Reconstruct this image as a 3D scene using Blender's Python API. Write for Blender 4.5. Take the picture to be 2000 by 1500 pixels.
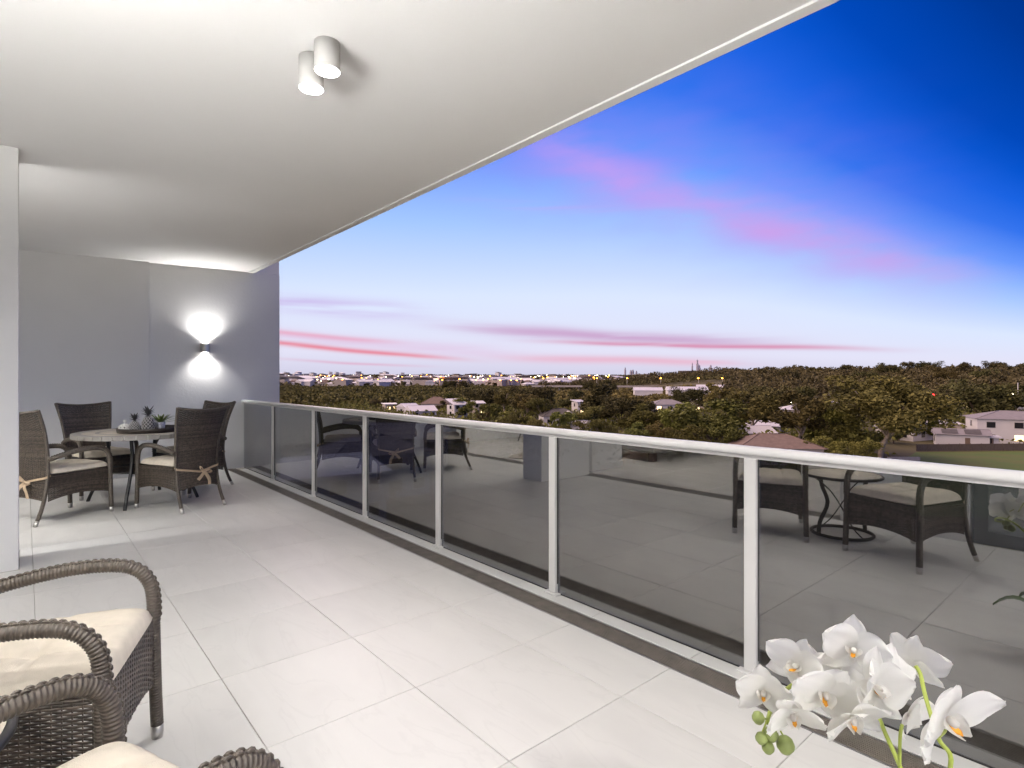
import bpy, math, random
import numpy as np
from mathutils import Vector, Matrix
R = math.radians
random.seed(7); NR = np.random.default_rng(11)
sc = bpy.context.scene
for o in list(bpy.data.objects): bpy.data.objects.remove(o)
COL = sc.collection

# ------------------------------------------------------------------ camera
# world: X points out over the balustrade, Y runs along the balcony, Z up, floor at 0
EYE = 1.29; FPX = 1105.0; CA, SA = 0.758, 0.652
cam = bpy.data.cameras.new('camera'); camo = bpy.data.objects.new('camera', cam); COL.objects.link(camo)
cam.sensor_width = 36; cam.lens = FPX/2000*36; cam.shift_y = -0.0045; cam.clip_start = 0.05; cam.clip_end = 30000
camo.location = (0, 0, EYE); camo.rotation_euler = (R(90), 0, R(-40.7))
sc.camera = camo

# ------------------------------------------------------------------ view
vs = sc.view_settings; vs.view_transform = 'Standard'; vs.look = 'None'; vs.exposure = 0.88; vs.gamma = 1
sc.render.resolution_x = 1024; sc.render.resolution_y = 768
sc.render.engine = 'CYCLES'; cy = sc.cycles; cy.max_bounces = 8; cy.diffuse_bounces = 6; cy.glossy_bounces = 4; cy.transparent_max_bounces = 12
cy.caustics_reflective = False; cy.caustics_refractive = False; cy.use_denoising = True; cy.use_adaptive_sampling = True; cy.adaptive_threshold = .015; cy.sample_clamp_indirect = 6

def lin(r, g, b):
    f = lambda c: (c/255/12.92) if c/255 <= .04045 else ((c/255+.055)/1.055)**2.4
    return (f(r), f(g), f(b), 1)

# ------------------------------------------------------------------ sky (dusk, brightest round the place where the sun went down)
W = bpy.data.worlds.new('World'); sc.world = W; W.use_nodes = True
nt = W.node_tree; nt.nodes.clear()
def N(t, **k):
    n = nt.nodes.new(t)
    for a, b in k.items(): setattr(n, a, b)
    return n
def M(op, a, b=None, c=None):
    n = N('ShaderNodeMath', operation=op)
    for i, x in enumerate((a, b, c)):
        if x is None: continue
        if isinstance(x, (int, float)): n.inputs[i].default_value = x
        else: nt.links.new(x, n.inputs[i])
    return n.outputs[0]
tc = N('ShaderNodeTexCoord'); sep = N('ShaderNodeSeparateXYZ'); nt.links.new(tc.outputs['Generated'], sep.inputs[0])
dx, dy, dz = sep.outputs
el = M('MULTIPLY', M('ARCSINE', M('MINIMUM', M('MAXIMUM', dz, -1.0), 1.0)), 57.2958)
az = M('SUBTRACT', M('MULTIPLY', M('ARCTAN2', dx, dy), 57.2958), 40.7)      # degrees from the view's middle, in the world
cosd = M('COSINE', M('DIVIDE', M('ADD', az, 5.0), 57.2958))
om = M('SUBTRACT', 1.0, cosd)
g = M('MINIMUM', M('ADD', M('MULTIPLY', M('MULTIPLY', om, om), 11.0), 0.72), 2.1)
t = M('DIVIDE', M('MULTIPLY', M('MAXIMUM', el, 0.0), g), 60.0)
ramp = N('ShaderNodeValToRGB'); nt.links.new(t, ramp.inputs[0])
stops = [(0, (206, 203, 226)), (2, (226, 225, 245)), (6, (218, 230, 254)), (11, (164, 199, 254)), (15.7, (102, 152, 251)),
         (20, (50, 115, 236)), (24, (24, 98, 224)), (28, (6, 84, 205)), (32, (0, 72, 186)), (45, (0, 56, 150)), (60, (0, 46, 128))]
cr = ramp.color_ramp
for i, (p, c) in enumerate(stops):
    e = cr.elements[i] if i < 2 else cr.elements.new(p/60)
    e.position = p/60; e.color = lin(*c)
sky = ramp.outputs[0]
def noise(sx, sy, scale, detail=4, off=0.0):
    cb = N('ShaderNodeCombineXYZ'); nt.links.new(M('MULTIPLY', az, sx), cb.inputs[0]); nt.links.new(M('MULTIPLY', el, sy), cb.inputs[1])
    cb.inputs[2].default_value = off
    n = N('ShaderNodeTexNoise'); n.inputs['Scale'].default_value = scale; n.inputs['Detail'].default_value = detail
    nt.links.new(cb.outputs[0], n.inputs['Vector']); return n.outputs[0]
warp = M('SUBTRACT', noise(.07, .12, 1.0, 1, 3.3), .5)
nst = noise(.06, .9, 1.0, 3, 1.7); nsoft = noise(.13, .36, 1.0, 6, 9.1)
def mixc(fac, col):
    global sky
    m = N('ShaderNodeMix', data_type='RGBA'); nt.links.new(fac, m.inputs[0]); nt.links.new(sky, m.inputs[6]); m.inputs[7].default_value = lin(*col); sky = m.outputs[2]
def streak(a0, e0, slope, L, T, alpha, col, tex, wamp=1.5, lo=.35, hi=.62):
    da = M('SUBTRACT', az, a0)
    de = M('MULTIPLY_ADD', warp, wamp, M('SUBTRACT', M('SUBTRACT', el, e0), M('MULTIPLY', da, slope)))
    x = M('DIVIDE', da, L); x2 = M('MULTIPLY', x, x); y = M('DIVIDE', de, T)
    k = M('EXPONENT', M('MULTIPLY', M('MULTIPLY_ADD', y, y, M('MULTIPLY', x2, x2)), -1.0))
    tx = N('ShaderNodeMapRange'); nt.links.new(tex, tx.inputs[0]); tx.inputs[1].default_value = lo; tx.inputs[2].default_value = hi
    mixc(M('MULTIPLY', M('MULTIPLY', k, tx.outputs[0]), alpha), col)
streak(11, 20.5, -.30, 22, 6.5, .42, (158, 132, 246), nsoft, 4, .25, .7)
streak(19, 15.9, -.40, 19, 2.4, .66, (204, 160, 238), nsoft, 3, .2, .66)
streak(29, 11.9, -.33, 11, 1.3, .45, (214, 156, 222), nsoft, 3, .2, .64)
streak(9, 16.6, -.04, 13, .5, .40, (196, 165, 240), nst, 2)
streak(-22, 7.2, -.03, 12, .8, .75, (196, 168, 226), nst, 1.5, .3, .55)
streak(-20, 4.2, -.05, 8, .25, .7, (236, 150, 170), nst, .8, .25, .5)
streak(-17, 2.95, -.075, 11, .26, .85, (230, 116, 132), nst, .6, .2, .45)
streak(-14, 3.6, -.06, 14, .7, .5, (222, 180, 215), nst, 1.2, .25, .6)
streak(-16, 1.6, -.04, 7, .14, .6, (222, 150, 180), nst, .6)
streak(9, 4.4, -.07, 15, .62, .75, (196, 146, 192), nst, 1.2, .25, .5)
streak(18, 3.2, -.045, 14, .24, .85, (214, 134, 168), nst, .8, .2, .5)
streak(11, 1.9, -.03, 12, .40, .8, (232, 178, 200), nst, .8, .2, .45)
bg = N('ShaderNodeBackground'); bg.inputs[1].default_value = 0.56; nt.links.new(sky, bg.inputs[0])
wo = N('ShaderNodeOutputWorld'); nt.links.new(bg.outputs[0], wo.inputs[0])

# afterglow: very soft, warm sun lamp from the left, added to lift the land
sun = bpy.data.lights.new('afterglow_sun', 'SUN'); sun.energy = 3.3; sun.angle = R(140); sun.color = (1.0, .72, .52)
suno = bpy.data.objects.new('afterglow_sun', sun); COL.objects.link(suno)
sa, se = R(40.7-82), R(34)
sd = Vector((math.sin(sa)*math.cos(se), math.cos(sa)*math.cos(se), math.sin(se)))
suno.rotation_euler = (-sd).to_track_quat('-Z', 'Y').to_euler()

# ------------------------------------------------------------------ helpers
def at(px, d):                                   # a bearing (column of the 2000 px photograph) and a distance -> ground X, Y
    x = (px-1000)/FPX*d
    return (x*CA+d*SA, -x*SA+d*CA)
def at3(px, py, d):
    x, y = at(px, d); return Vector((x, y, EYE-(py-741)/FPX*d))

def tag(o, label=None, cat=None, group=None, kind=None):
    if label: o['label'] = label
    if cat: o['category'] = cat
    if group: o['group'] = group
    if kind: o['kind'] = kind
    return o
def empty(name, loc=(0, 0, 0), rz=0, parent=None):
    o = bpy.data.objects.new(name, None); COL.objects.link(o); o.location = loc; o.rotation_euler = (0, 0, rz); o.empty_display_size = .1
    if parent: o.parent = parent
    return o
def link(name, me, parent=None, loc=(0, 0, 0), rz=0):
    o = bpy.data.objects.new(name, me); COL.objects.link(o); o.location = loc; o.rotation_euler = (0, 0, rz)
    if parent: o.parent = parent
    return o
def copy_tree(o, parent=None):
    c = o.copy(); COL.objects.link(c); c.parent = parent
    for ch in o.children: copy_tree(ch, c)
    return c

class MB:
    def __init__(s): s.v = []; s.f = []; s.sm = []
    def add(s, vs, fs, smooth=False):
        n = len(s.v); s.v.extend([tuple(p) for p in vs]); s.f.extend([tuple(i+n for i in f) for f in fs]); s.sm.extend([smooth]*len(fs)); return s
    def box(s, a, b, bev=0, mtx=None):
        (x0, y0, z0), (x1, y1, z1) = a, b
        if bev:
            c = bev; vs = []
            for z, ins in ((z0, c), (z0+c, 0), (z1-c, 0), (z1, c)):
                X0, X1, Y0, Y1 = x0+ins, x1-ins, y0+ins, y1-ins
                k = c if ins == 0 else c*.4
                vs += [(X0+k, Y0, z), (X1-k, Y0, z), (X1, Y0+k, z), (X1, Y1-k, z), (X1-k, Y1, z), (X0+k, Y1, z), (X0, Y1-k, z), (X0, Y0+k, z)]
            fs = [tuple(range(7, -1, -1)), tuple(range(24, 32))]
            for r in range(3):
                for i in range(8):
                    j = (i+1) % 8; fs.append((r*8+i, r*8+j, r*8+8+j, r*8+8+i))
        else:
            vs = [(x0, y0, z0), (x1, y0, z0), (x1, y1, z0), (x0, y1, z0), (x0, y0, z1), (x1, y0, z1), (x1, y1, z1), (x0, y1, z1)]
            fs = [(3, 2, 1, 0), (4, 5, 6, 7), (0, 1, 5, 4), (1, 2, 6, 5), (2, 3, 7, 6), (3, 0, 4, 7)]
        if mtx: vs = [mtx @ Vector(p) for p in vs]
        return s.add(vs, fs)
    def prism(s, poly, z0, z1):
        n = len(poly)
        vs = [(x, y, z0) for x, y in poly]+[(x, y, z1) for x, y in poly]
        fs = [tuple(range(n-1, -1, -1)), tuple(range(n, 2*n))]+[(i, (i+1) % n, n+(i+1) % n, n+i) for i in range(n)]
        return s.add(vs, fs)
    def lathe(s, prof, n=24, c=(0, 0, 0), smooth=True):
        vs = []; fs = []
        for r, z in prof:
            for i in range(n):
                a = 2*math.pi*i/n; vs.append((c[0]+r*math.cos(a), c[1]+r*math.sin(a), c[2]+z))
        for k in range(len(prof)-1):
            for i in range(n):
                j = (i+1) % n; fs.append((k*n+i, k*n+j, k*n+n+j, k*n+n+i))
        if prof[0][0] > 1e-5: fs.append(tuple(range(n-1, -1, -1)))
        m = (len(prof)-1)*n
        if prof[-1][0] > 1e-5: fs.append(tuple(range(m, m+n)))
        return s.add(vs, fs, smooth)
    def tube(s, pts, rad, n=8, flat=(1, 1), up=None, closed=False, smooth=True):
        P = [Vector(p) for p in pts]; m = len(P)
        rr = rad if callable(rad) else (lambda i: rad[i]) if isinstance(rad, (list, tuple)) else (lambda i: rad)
        T = []
        for i in range(m):
            a = P[(i-1) % m] if closed else P[max(i-1, 0)]; b = P[(i+1) % m] if closed else P[min(i+1, m-1)]
            T.append((b-a).normalized())
        ref = Vector(up) if up else (Vector((0, 0, 1)) if abs(T[0].z) < .9 else Vector((1, 0, 0)))
        u = (ref-T[0]*ref.dot(T[0])).normalized()
        vs = []
        for i in range(m):
            if up: u = (ref-T[i]*ref.dot(T[i]))
            else: u = u-T[i]*u.dot(T[i])
            if u.length < 1e-6: u = Vector((1, 0, 0))
            u.normalize(); w = T[i].cross(u); r = rr(i)
            for k in range(n):
                a = 2*math.pi*(k+.5)/n
                vs.append(P[i]+u*(math.cos(a)*r*flat[0])+w*(math.sin(a)*r*flat[1]))
        fs = []
        for i in range(m if closed else m-1):
            j = (i+1) % m
            for k in range(n):
                l = (k+1) % n; fs.append((i*n+k, i*n+l, j*n+l, j*n+k))
        if not closed: fs += [tuple(range(n-1, -1, -1)), tuple(range((m-1)*n, m*n))]
        return s.add(vs, fs, smooth)
    def mesh(s, name, mat):
        me = bpy.data.meshes.new(name); me.from_pydata(s.v, [], s.f)
        me.polygons.foreach_set('use_smooth', s.sm); me.update()
        if mat: me.materials.append(mat)
        return me
    def build(s, name, mat, parent=None, loc=(0, 0, 0), rz=0): return link(name, s.mesh(name, mat), parent, loc, rz)

def spline(pts, per=6):
    P = [Vector(p) for p in pts]; out = []
    for i in range(len(P)-1):
        p0 = P[max(i-1, 0)]; p1 = P[i]; p2 = P[i+1]; p3 = P[min(i+2, len(P)-1)]
        for k in range(per):
            t = k/per
            out.append(.5*((2*p1)+(p2-p0)*t+(2*p0-5*p1+4*p2-p3)*t*t+(3*p1-p0-3*p2+p3)*t**3))
    out.append(P[-1]); return out
def resample(pts, step):
    P = [Vector(p) for p in pts]; L = [0]
    for i in range(1, len(P)): L.append(L[-1]+(P[i]-P[i-1]).length)
    n = max(2, int(round(L[-1]/step))); out = []; j = 0
    for k in range(n+1):
        d = L[-1]*k/n
        while j < len(P)-2 and L[j+1] < d: j += 1
        q = (d-L[j])/max(1e-9, L[j+1]-L[j]); out.append(P[j].lerp(P[j+1], min(1, q)))
    return out
def quads(name, V, mat):                         # V: (n,4,3) array -> mesh of loose quads
    n = len(V); me = bpy.data.meshes.new(name)
    me.vertices.add(n*4); me.vertices.foreach_set('co', np.ascontiguousarray(V, dtype=np.float32).ravel())
    me.loops.add(n*4); me.loops.foreach_set('vertex_index', np.arange(n*4, dtype=np.int32))
    me.polygons.add(n); me.polygons.foreach_set('loop_start', np.arange(0, n*4, 4, dtype=np.int32))
    me.update(calc_edges=True); me.validate()
    if mat: me.materials.append(mat)
    return me
def leaf_quads(C, S, flatten=1.0):               # random leaf-clump quads at the points C of size S
    n = len(C); a = NR.normal(size=(n, 3)); a[:, 2] *= flatten; a /= np.linalg.norm(a, axis=1)[:, None]
    b = NR.normal(size=(n, 3)); b -= a*(a*b).sum(1)[:, None]; b /= np.linalg.norm(b, axis=1)[:, None]
    S = np.asarray(S)[:, None]; k = NR.uniform(.35, .7, (n, 1)); c = np.cross(a, b)*S*.18*NR.normal(size=(n, 1))
    return np.stack([C-a*S, C-b*S*k+c, C+a*S, C+b*S*k+c], 1)

# ------------------------------------------------------------------ materials
def newmat(name):
    m = bpy.data.materials.new(name); m.use_nodes = True; return m, m.node_tree, m.node_tree.nodes['Principled BSDF']
def mat(name, col, rough=.5, metal=0, var=0, vscale=8, bump=0, bscale=60, spec=.5, island=0, stretch=None, col2=None):
    m, t, b = newmat(name); col = tuple(col)+(1,)
    b.inputs['Roughness'].default_value = rough; b.inputs['Metallic'].default_value = metal; b.inputs['Specular IOR Level'].default_value = spec
    b.inputs['Base Color'].default_value = col
    tcn = t.nodes.new('ShaderNodeTexCoord'); src = tcn.outputs['Object']
    if stretch:
        mp = t.nodes.new('ShaderNodeMapping'); mp.inputs['Scale'].default_value = stretch; t.links.new(src, mp.inputs[0]); src = mp.outputs[0]
    if var or col2:
        n = t.nodes.new('ShaderNodeTexNoise'); n.inputs['Scale'].default_value = vscale; n.inputs['Detail'].default_value = 5; t.links.new(src, n.inputs['Vector'])
        r = t.nodes.new('ShaderNodeValToRGB'); r.color_ramp.elements[0].position = .3; r.color_ramp.elements[1].position = .7
        if col2: r.color_ramp.elements[0].color = col; r.color_ramp.elements[1].color = tuple(col2)+(1,)
        else:
            r.color_ramp.elements[0].color = tuple(c*(1-var) for c in col[:3])+(1,); r.color_ramp.elements[1].color = tuple(min(1, c*(1+var)) for c in col[:3])+(1,)
        t.links.new(n.outputs[0], r.inputs[0]); out = r.outputs[0]
        if island: out = isl(t, out, island)
        t.links.new(out, b.inputs['Base Color'])
    elif island:
        rgb = t.nodes.new('ShaderNodeRGB'); rgb.outputs[0].default_value = col; t.links.new(isl(t, rgb.outputs[0], island), b.inputs['Base Color'])
    if bump:
        n = t.nodes.new('ShaderNodeTexNoise'); n.inputs['Scale'].default_value = bscale; n.inputs['Detail'].default_value = 4; t.links.new(src, n.inputs['Vector'])
        bp = t.nodes.new('ShaderNodeBump'); bp.inputs['Strength'].default_value = bump; bp.inputs['Distance'].default_value = .01
        t.links.new(n.outputs[0], bp.inputs['Height']); t.links.new(bp.outputs[0], b.inputs['Normal'])
    return m
def isl(t, out, amt):
    gm = t.nodes.new('ShaderNodeNewGeometry'); hs = t.nodes.new('ShaderNodeHueSaturation')
    mr = t.nodes.new('ShaderNodeMapRange'); mr.inputs[3].default_value = 1-amt; mr.inputs[4].default_value = 1+amt
    t.links.new(gm.outputs['Random Per Island'], mr.inputs[0]); t.links.new(mr.outputs[0], hs.inputs['Value']); t.links.new(out, hs.inputs['Color'])
    return hs.outputs[0]
def emat(name, col, s):
    m, t, b = newmat(name); b.inputs['Base Color'].default_value = tuple(col)+(1,); b.inputs['Emission Color'].default_value = tuple(col)+(1,); b.inputs['Emission Strength'].default_value = s
    return m
def tilemat(name, col, rough):
    m, t, b = newmat(name); L = t.links
    tcn = t.nodes.new('ShaderNodeTexCoord'); oi = t.nodes.new('ShaderNodeObjectInfo')
    ad = t.nodes.new('ShaderNodeVectorMath'); ad.operation = 'MULTIPLY_ADD'; ad.inputs[1].default_value = (1, 1, 1)
    cb = t.nodes.new('ShaderNodeCombineXYZ'); mu = t.nodes.new('ShaderNodeMath'); mu.operation = 'MULTIPLY'; mu.inputs[1].default_value = 37
    L.new(oi.outputs['Random'], mu.inputs[0]); L.new(mu.outputs[0], cb.inputs[0]); L.new(mu.outputs[0], cb.inputs[1])
    L.new(tcn.outputs['Object'], ad.inputs[0]); L.new(cb.outputs[0], ad.inputs[2])
    mp = t.nodes.new('ShaderNodeMapping'); mp.inputs['Scale'].default_value = (3.2, .8, 1); mp.inputs['Rotation'].default_value = (0, 0, .5); L.new(ad.outputs[0], mp.inputs[0])
    n = t.nodes.new('ShaderNodeTexNoise'); n.inputs['Scale'].default_value = 1.3; n.inputs['Detail'].default_value = 7; n.inputs['Distortion'].default_value = 1.1; L.new(mp.outputs[0], n.inputs['Vector'])
    r = t.nodes.new('ShaderNodeValToRGB'); e = r.color_ramp.elements
    e[0].position = .3; e[0].color = tuple(c*.94 for c in col)+(1,); e[1].position = .75; e[1].color = tuple(c*1.04 for c in col)+(1,)
    q = e.new(.5); q.color = tuple(col)+(1,); q = e.new(.515); q.color = tuple(c*.955 for c in col)+(1,); q = e.new(.53); q.color = tuple(col)+(1,)
    L.new(n.outputs[0], r.inputs[0])
    hs = t.nodes.new('ShaderNodeHueSaturation'); mr = t.nodes.new('ShaderNodeMapRange'); mr.inputs[3].default_value = .955; mr.inputs[4].default_value = 1.03
    L.new(oi.outputs['Random'], mr.inputs[0]); L.new(mr.outputs[0], hs.inputs['Value']); L.new(r.outputs[0], hs.inputs['Color']); L.new(hs.outputs[0], b.inputs['Base Color'])
    n2 = t.nodes.new('ShaderNodeTexNoise'); n2.inputs['Scale'].default_value = 5; n2.inputs['Detail'].default_value = 6; L.new(ad.outputs[0], n2.inputs['Vector'])
    m2 = t.nodes.new('ShaderNodeMapRange'); m2.inputs[3].default_value = rough-.08; m2.inputs[4].default_value = rough+.12; L.new(n2.outputs[0], m2.inputs[0]); L.new(m2.outputs[0], b.inputs['Roughness'])
    return m
def glassmat(name, tint, r0):
    m = bpy.data.materials.new(name); m.use_nodes = True; t = m.node_tree; t.nodes.clear(); L = t.links
    gm = t.nodes.new('ShaderNodeNewGeometry'); d = t.nodes.new('ShaderNodeVectorMath'); d.operation = 'DOT_PRODUCT'
    L.new(gm.outputs['Normal'], d.inputs[0]); L.new(gm.outputs['Incoming'], d.inputs[1])
    def mm(op, a, b):
        n = t.nodes.new('ShaderNodeMath'); n.operation = op
        for i, x in enumerate((a, b)):
            if isinstance(x, (int, float)): n.inputs[i].default_value = x
            elif x is not None: L.new(x, n.inputs[i])
        return n.outputs[0]
    c = mm('ABSOLUTE', d.outputs['Value'], None)
    fr = mm('ADD', mm('MULTIPLY', mm('POWER', mm('SUBTRACT', 1.0, c), 4.0), 1-r0), r0)
    tcn = t.nodes.new('ShaderNodeTexCoord'); nz = t.nodes.new('ShaderNodeTexNoise'); nz.inputs['Scale'].default_value = 2.5; nz.inputs['Detail'].default_value = 6; L.new(tcn.outputs['Object'], nz.inputs['Vector'])
    fr = mm('MULTIPLY', fr, mm('ADD', mm('MULTIPLY', nz.outputs[0], .25), .875))
    tr = t.nodes.new('ShaderNodeBsdfTransparent'); tr.inputs[0].default_value = tuple(tint)+(1,)
    gl = t.nodes.new('ShaderNodeBsdfGlossy'); gl.inputs['Roughness'].default_value = 0.0; gl.inputs['Color'].default_value = (1, .97, .93, 1)
    mx = t.nodes.new('ShaderNodeMixShader'); L.new(fr, mx.inputs[0]); L.new(tr.outputs[0], mx.inputs[1]); L.new(gl.outputs[0], mx.inputs[2])
    o = t.nodes.new('ShaderNodeOutputMaterial'); L.new(mx.outputs[0], o.inputs[0]); return m

WHITE = mat('white_paint', (.80, .80, .80), .7, var=.02, vscale=1.5, bump=.12, bscale=180)
RENDERED = mat('rendered_wall', (.80, .80, .795), .75, var=.02, vscale=2, bump=.22, bscale=30)
CEIL = mat('ceiling_paint', (.84, .84, .835), .75, var=.015, vscale=1.2, bump=.1, bscale=220)
GROUT = mat('grout', (.40, .38, .35), .9, var=.1, vscale=20)
TILE = tilemat('porcelain_tile', (.64, .63, .605), .36)
ITILE = tilemat('polished_tile', (.70, .68, .65), .14)
ALU = mat('powder_coated_aluminium', (.66, .65, .64), .38, 0, var=.02, vscale=5)
BLACK = mat('black_rubber', (.012, .012, .012), .6)
STEEL = mat('stainless_steel', (.5, .48, .45), .35, 1, var=.08, vscale=30)
GLASS = glassmat('tinted_glass', (.31, .35, .42), .225)
CLEAR = glassmat('door_glass', (.75, .8, .85), .06)
DARKALU = mat('dark_grey_aluminium', (.16, .17, .18), .4, var=.03)
LAMPG = emat('lamp_lens', (1, .97, .92), 14)
WICK = mat('wicker', (.062, .048, .037), .42, var=.5, vscale=45, island=.5)
WICKD = mat('wicker_wrap', (.078, .062, .048), .4, var=.3, vscale=60)
CAP = mat('silver_foot', (.55, .53, .5), .35, .8)
CUSH = mat('beige_cushion', (.62, .555, .46), .9, var=.06, vscale=25, bump=.25, bscale=420)
TIE = mat('beige_tie', (.50, .38, .26), .9, var=.08, vscale=30, bump=.2, bscale=400)
DARKMETAL = mat('black_metal', (.028, .027, .028), .42, .3, var=.1)

# ------------------------------------------------------------------ balcony shell
CH = 2.87; FACADE = -.80; GV = 2.43
floor = MB().box((-1.0, -4.4, -.30), (2.185, 9.5, -.007)).box((2.325, -4.4, -.30), (2.455, 9.0, -.007)).box((2.185, -4.4, -.30), (2.325, 9.0, -.06)).build('balcony_floor', GROUT); tag(floor, kind='structure')
vl = [-.796, -.56, .04, .64, 1.24, 1.84, 2.185]
ul = [2.06+.604*k for k in range(-10, 12)]+[9.28]
cache = {}
def tile(w, h, x, y, parent, m=TILE, z=0):
    k = (round(w, 3), round(h, 3), m.name)
    if k not in cache: cache[k] = MB().box((-w/2+.0015, -h/2+.0015, -.014), (w/2-.0015, h/2-.0015, 0), .0016).mesh('tile', m)
    return link('tile', cache[k], parent, (x, y, z))
for i in range(len(vl)-1):
    for j in range(len(ul)-1):
        a, b = vl[i], vl[i+1]; c, d = ul[j], ul[j+1]
        if a < -.2 and c < 5.47 and d > 5.12: continue
        tile(b-a, d-c, (a+b)/2, (c+d)/2, floor)
sj = [-4.3+.604*k+.31 for k in range(0, 22)]
for a, b in zip(sj[:-1], sj[1:]):
    tile(.128, b-a, 2.391, (a+b)/2, floor)
# the floor beside the stub wall
for (a, b) in ((-.796, -.56), (-.56, -.035)):
    tile(b-a, 5.118-(2.06+.604*4), (a+b)/2, (5.118+2.06+.604*4)/2, floor) if 2.06+.604*5 > 5.118 else None
    tile(b-a, 5.683-5.474, (a+b)/2, (5.683+5.474)/2, floor)
tile(.071, .604, .0045, 5.382, floor)

ceil = MB().box((-1.0, -4.4, CH), (2.49, 9.5, CH+.34)).box((2.49, -4.4, CH-.012), (2.555, 9.4, CH+.34)).build('balcony_ceiling', CEIL); tag(ceil, kind='structure')

# end wall (turned a little against the tile grid), left leaf set forward of the right one
wa = math.atan2(-.36, 2.58)
wall = empty('end_wall', (1.27, 9.01, 0), wa)
tag(wall, 'pale grey rendered end wall of the balcony carrying the lit wall light', 'wall')
MB().box((-2.4, -.07, -.3), (0, .2, 3.3)).build('wall_panel', WHITE, wall)
MB().box((.001, 0, -.3), (1.66, .2, CH-.004)).build('wall_panel', RENDERED, wall)
MB().box((1.2, .004, CH), (1.655, .2, 3.6)).build('wall_panel', RENDERED, wall)
def on_wall(s, off, z):
    return (1.27+s*math.cos(wa)+off*math.sin(wa), 9.01+s*math.sin(wa)-off*math.cos(wa), z)

stub = MB().box((FACADE-.1, 5.12, -.02), (-.035, 5.47, CH-.002), .004).build('stub_wall', WHITE)
tag(stub, 'plain white stub wall standing between the seating and the dining corner', 'wall')

# facade behind: walls, head, sliding doors
fac = empty('apartment_facade', (FACADE, 0, 0)); tag(fac, 'white apartment front with wide sliding door openings behind the balcony', 'facade')
MB().box((-.2, -4.4, 2.42), (0, 9.4, CH-.003)).build('lintel', WHITE, fac)
MB().box((-.2, 1.02, -.02), (0, 1.95, 2.418)).build('wall_panel', WHITE, fac)
MB().box((-.2, 8.05, -.02), (0, 9.4, 2.418)).build('wall_panel', WHITE, fac)
MB().box((-.2, -4.4, -.02), (0, -1.6, 2.418)).build('wall_panel', WHITE, fac)
def framed(name, y0, y1, x, w=.06):
    e = empty(name, (0, 0, 0), 0, fac)
    f = MB(); f.box((x-.04, y0, .0), (x, y0+w, 2.415)); f.box((x-.04, y1-w, .0), (x, y1, 2.415)); f.box((x-.04, y0+w, 0), (x, y1-w, .1)); f.box((x-.04, y0+w, 2.35), (x, y1-w, 2.415))
    f.build('door_frame', DARKALU, e); MB().box((x-.023, y0+w, .1), (x-.017, y1-w, 2.35)).build('pane', CLEAR, e)
framed('door_leaf', -1.58, -.28, -.03, .09); framed('door_leaf', -.26, 1.0, -.03, .09)
framed('door_leaf', 5.49, 5.95, -.08)
for y0, y1 in ((1.96, 5.11), (5.48, 8.04)):
    tr = MB()
    tr.box((-.2, y0, -.02), (0, y1, -.006))
    for k in range(5): tr.box((-.19+k*.042, y0, -.006), (-.17+k*.042, y1, .002))
    tr.build('door_track', STEEL, fac)

# the room behind
room = MB().box((-8, .5, -.30), (-1.0, 9.4, -.012)).build('room_floor', GROUT); tag(room, kind='structure')
for i in range(6):
    for j in range(9): tile(1.0, 1.0, -1.505-i, 1.0+j, room, ITILE, -.001)
rw = MB().box((-8.2, .3, -.3), (-8, 9.6, 2.7)).box((-8, .3, -.3), (-1.01, .5, 2.7)).box((-8, 9.4, -.3), (-1.01, 9.6, 2.7)).build('room_wall', WHITE); tag(rw, kind='structure')
rc = MB().box((-8.2, .3, 2.7), (-1.01, 9.6, 2.86)).build('room_ceiling', CEIL); tag(rc, kind='structure')
pil = MB().box((-1.75, 5.25, -.01), (-1.1, 5.45, 2.7)).box((-1.76, 5.24, 0), (-1.09, 5.46, .09)).build('partition_wall', WHITE); tag(pil, 'short white partition wall with skirting inside the open sliding doors', 'wall')

# drain along the balustrade
dr = empty('floor_drain', (2.255, 2.4, 0)); tag(dr, 'narrow bronze wedge wire floor drain running along the glass balustrade', 'drain')
BRONZE = mat('bronze_grate', (.19, .165, .14), .45, .35, var=.2, vscale=14)
ch = MB(); ch.box((-.068, -6.6, -.03), (-.062, 6.5, -.001)); ch.box((.062, -6.6, -.03), (.068, 6.5, -.001)); ch.build('drain_edge', STEEL, dr)
MB().box((-.062, -6.6, -.055), (.062, 6.5, -.03)).build('drain_bed', mat('drain_bed', (.09, .08, .07), .8), dr)
gt = MB()
for k in range(11): gt.box((-.0595+k*.0113, -6.6, -.012), (-.0535+k*.0113, 6.5, -.003))
y = -6.55
while y < 6.5: gt.box((-.06, y, -.02), (.06, y+.004, -.0055)); y += .035
tag(gt.build('grate', BRONZE, dr), kind='stuff')

# ------------------------------------------------------------------ balustrade
bal = empty('glass_balustrade', (GV, 2.4, 0)); tag(bal, 'long balustrade of tinted glass panels between pale aluminium posts and handrail', 'balustrade')
PU = [8.88, 7.53, 6.18, 4.93, 3.68, 2.43, 1.20, -.04, -1.28, -2.52, -3.76]
prof = [(-.030, .957), (-.034, .966), (-.034, .976), (-.026, .988), (-.012, .9945), (.012, .9945), (.026, .988), (.034, .976), (.034, .966), (.030, .957)]
rl = MB(); n = len(prof); y0, y1 = -6.4, 6.50
rl.add([(x, y0, z) for x, z in prof]+[(x, y1, z) for x, z in prof], [(i, (i+1) % n, n+(i+1) % n, n+i) for i in range(n)]+[tuple(range(n-1, -1, -1)), tuple(range(n, 2*n))], True)
me = rl.mesh('handrail', ALU); me.polygons.foreach_set('use_smooth', [True]*(n-1)+[False]*3); hr = link('handrail', me, bal)
MB().box((-.022, y0, .943), (.022, y1, .957)).build('rail_bead', ALU, hr)
W2 = .028
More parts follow.
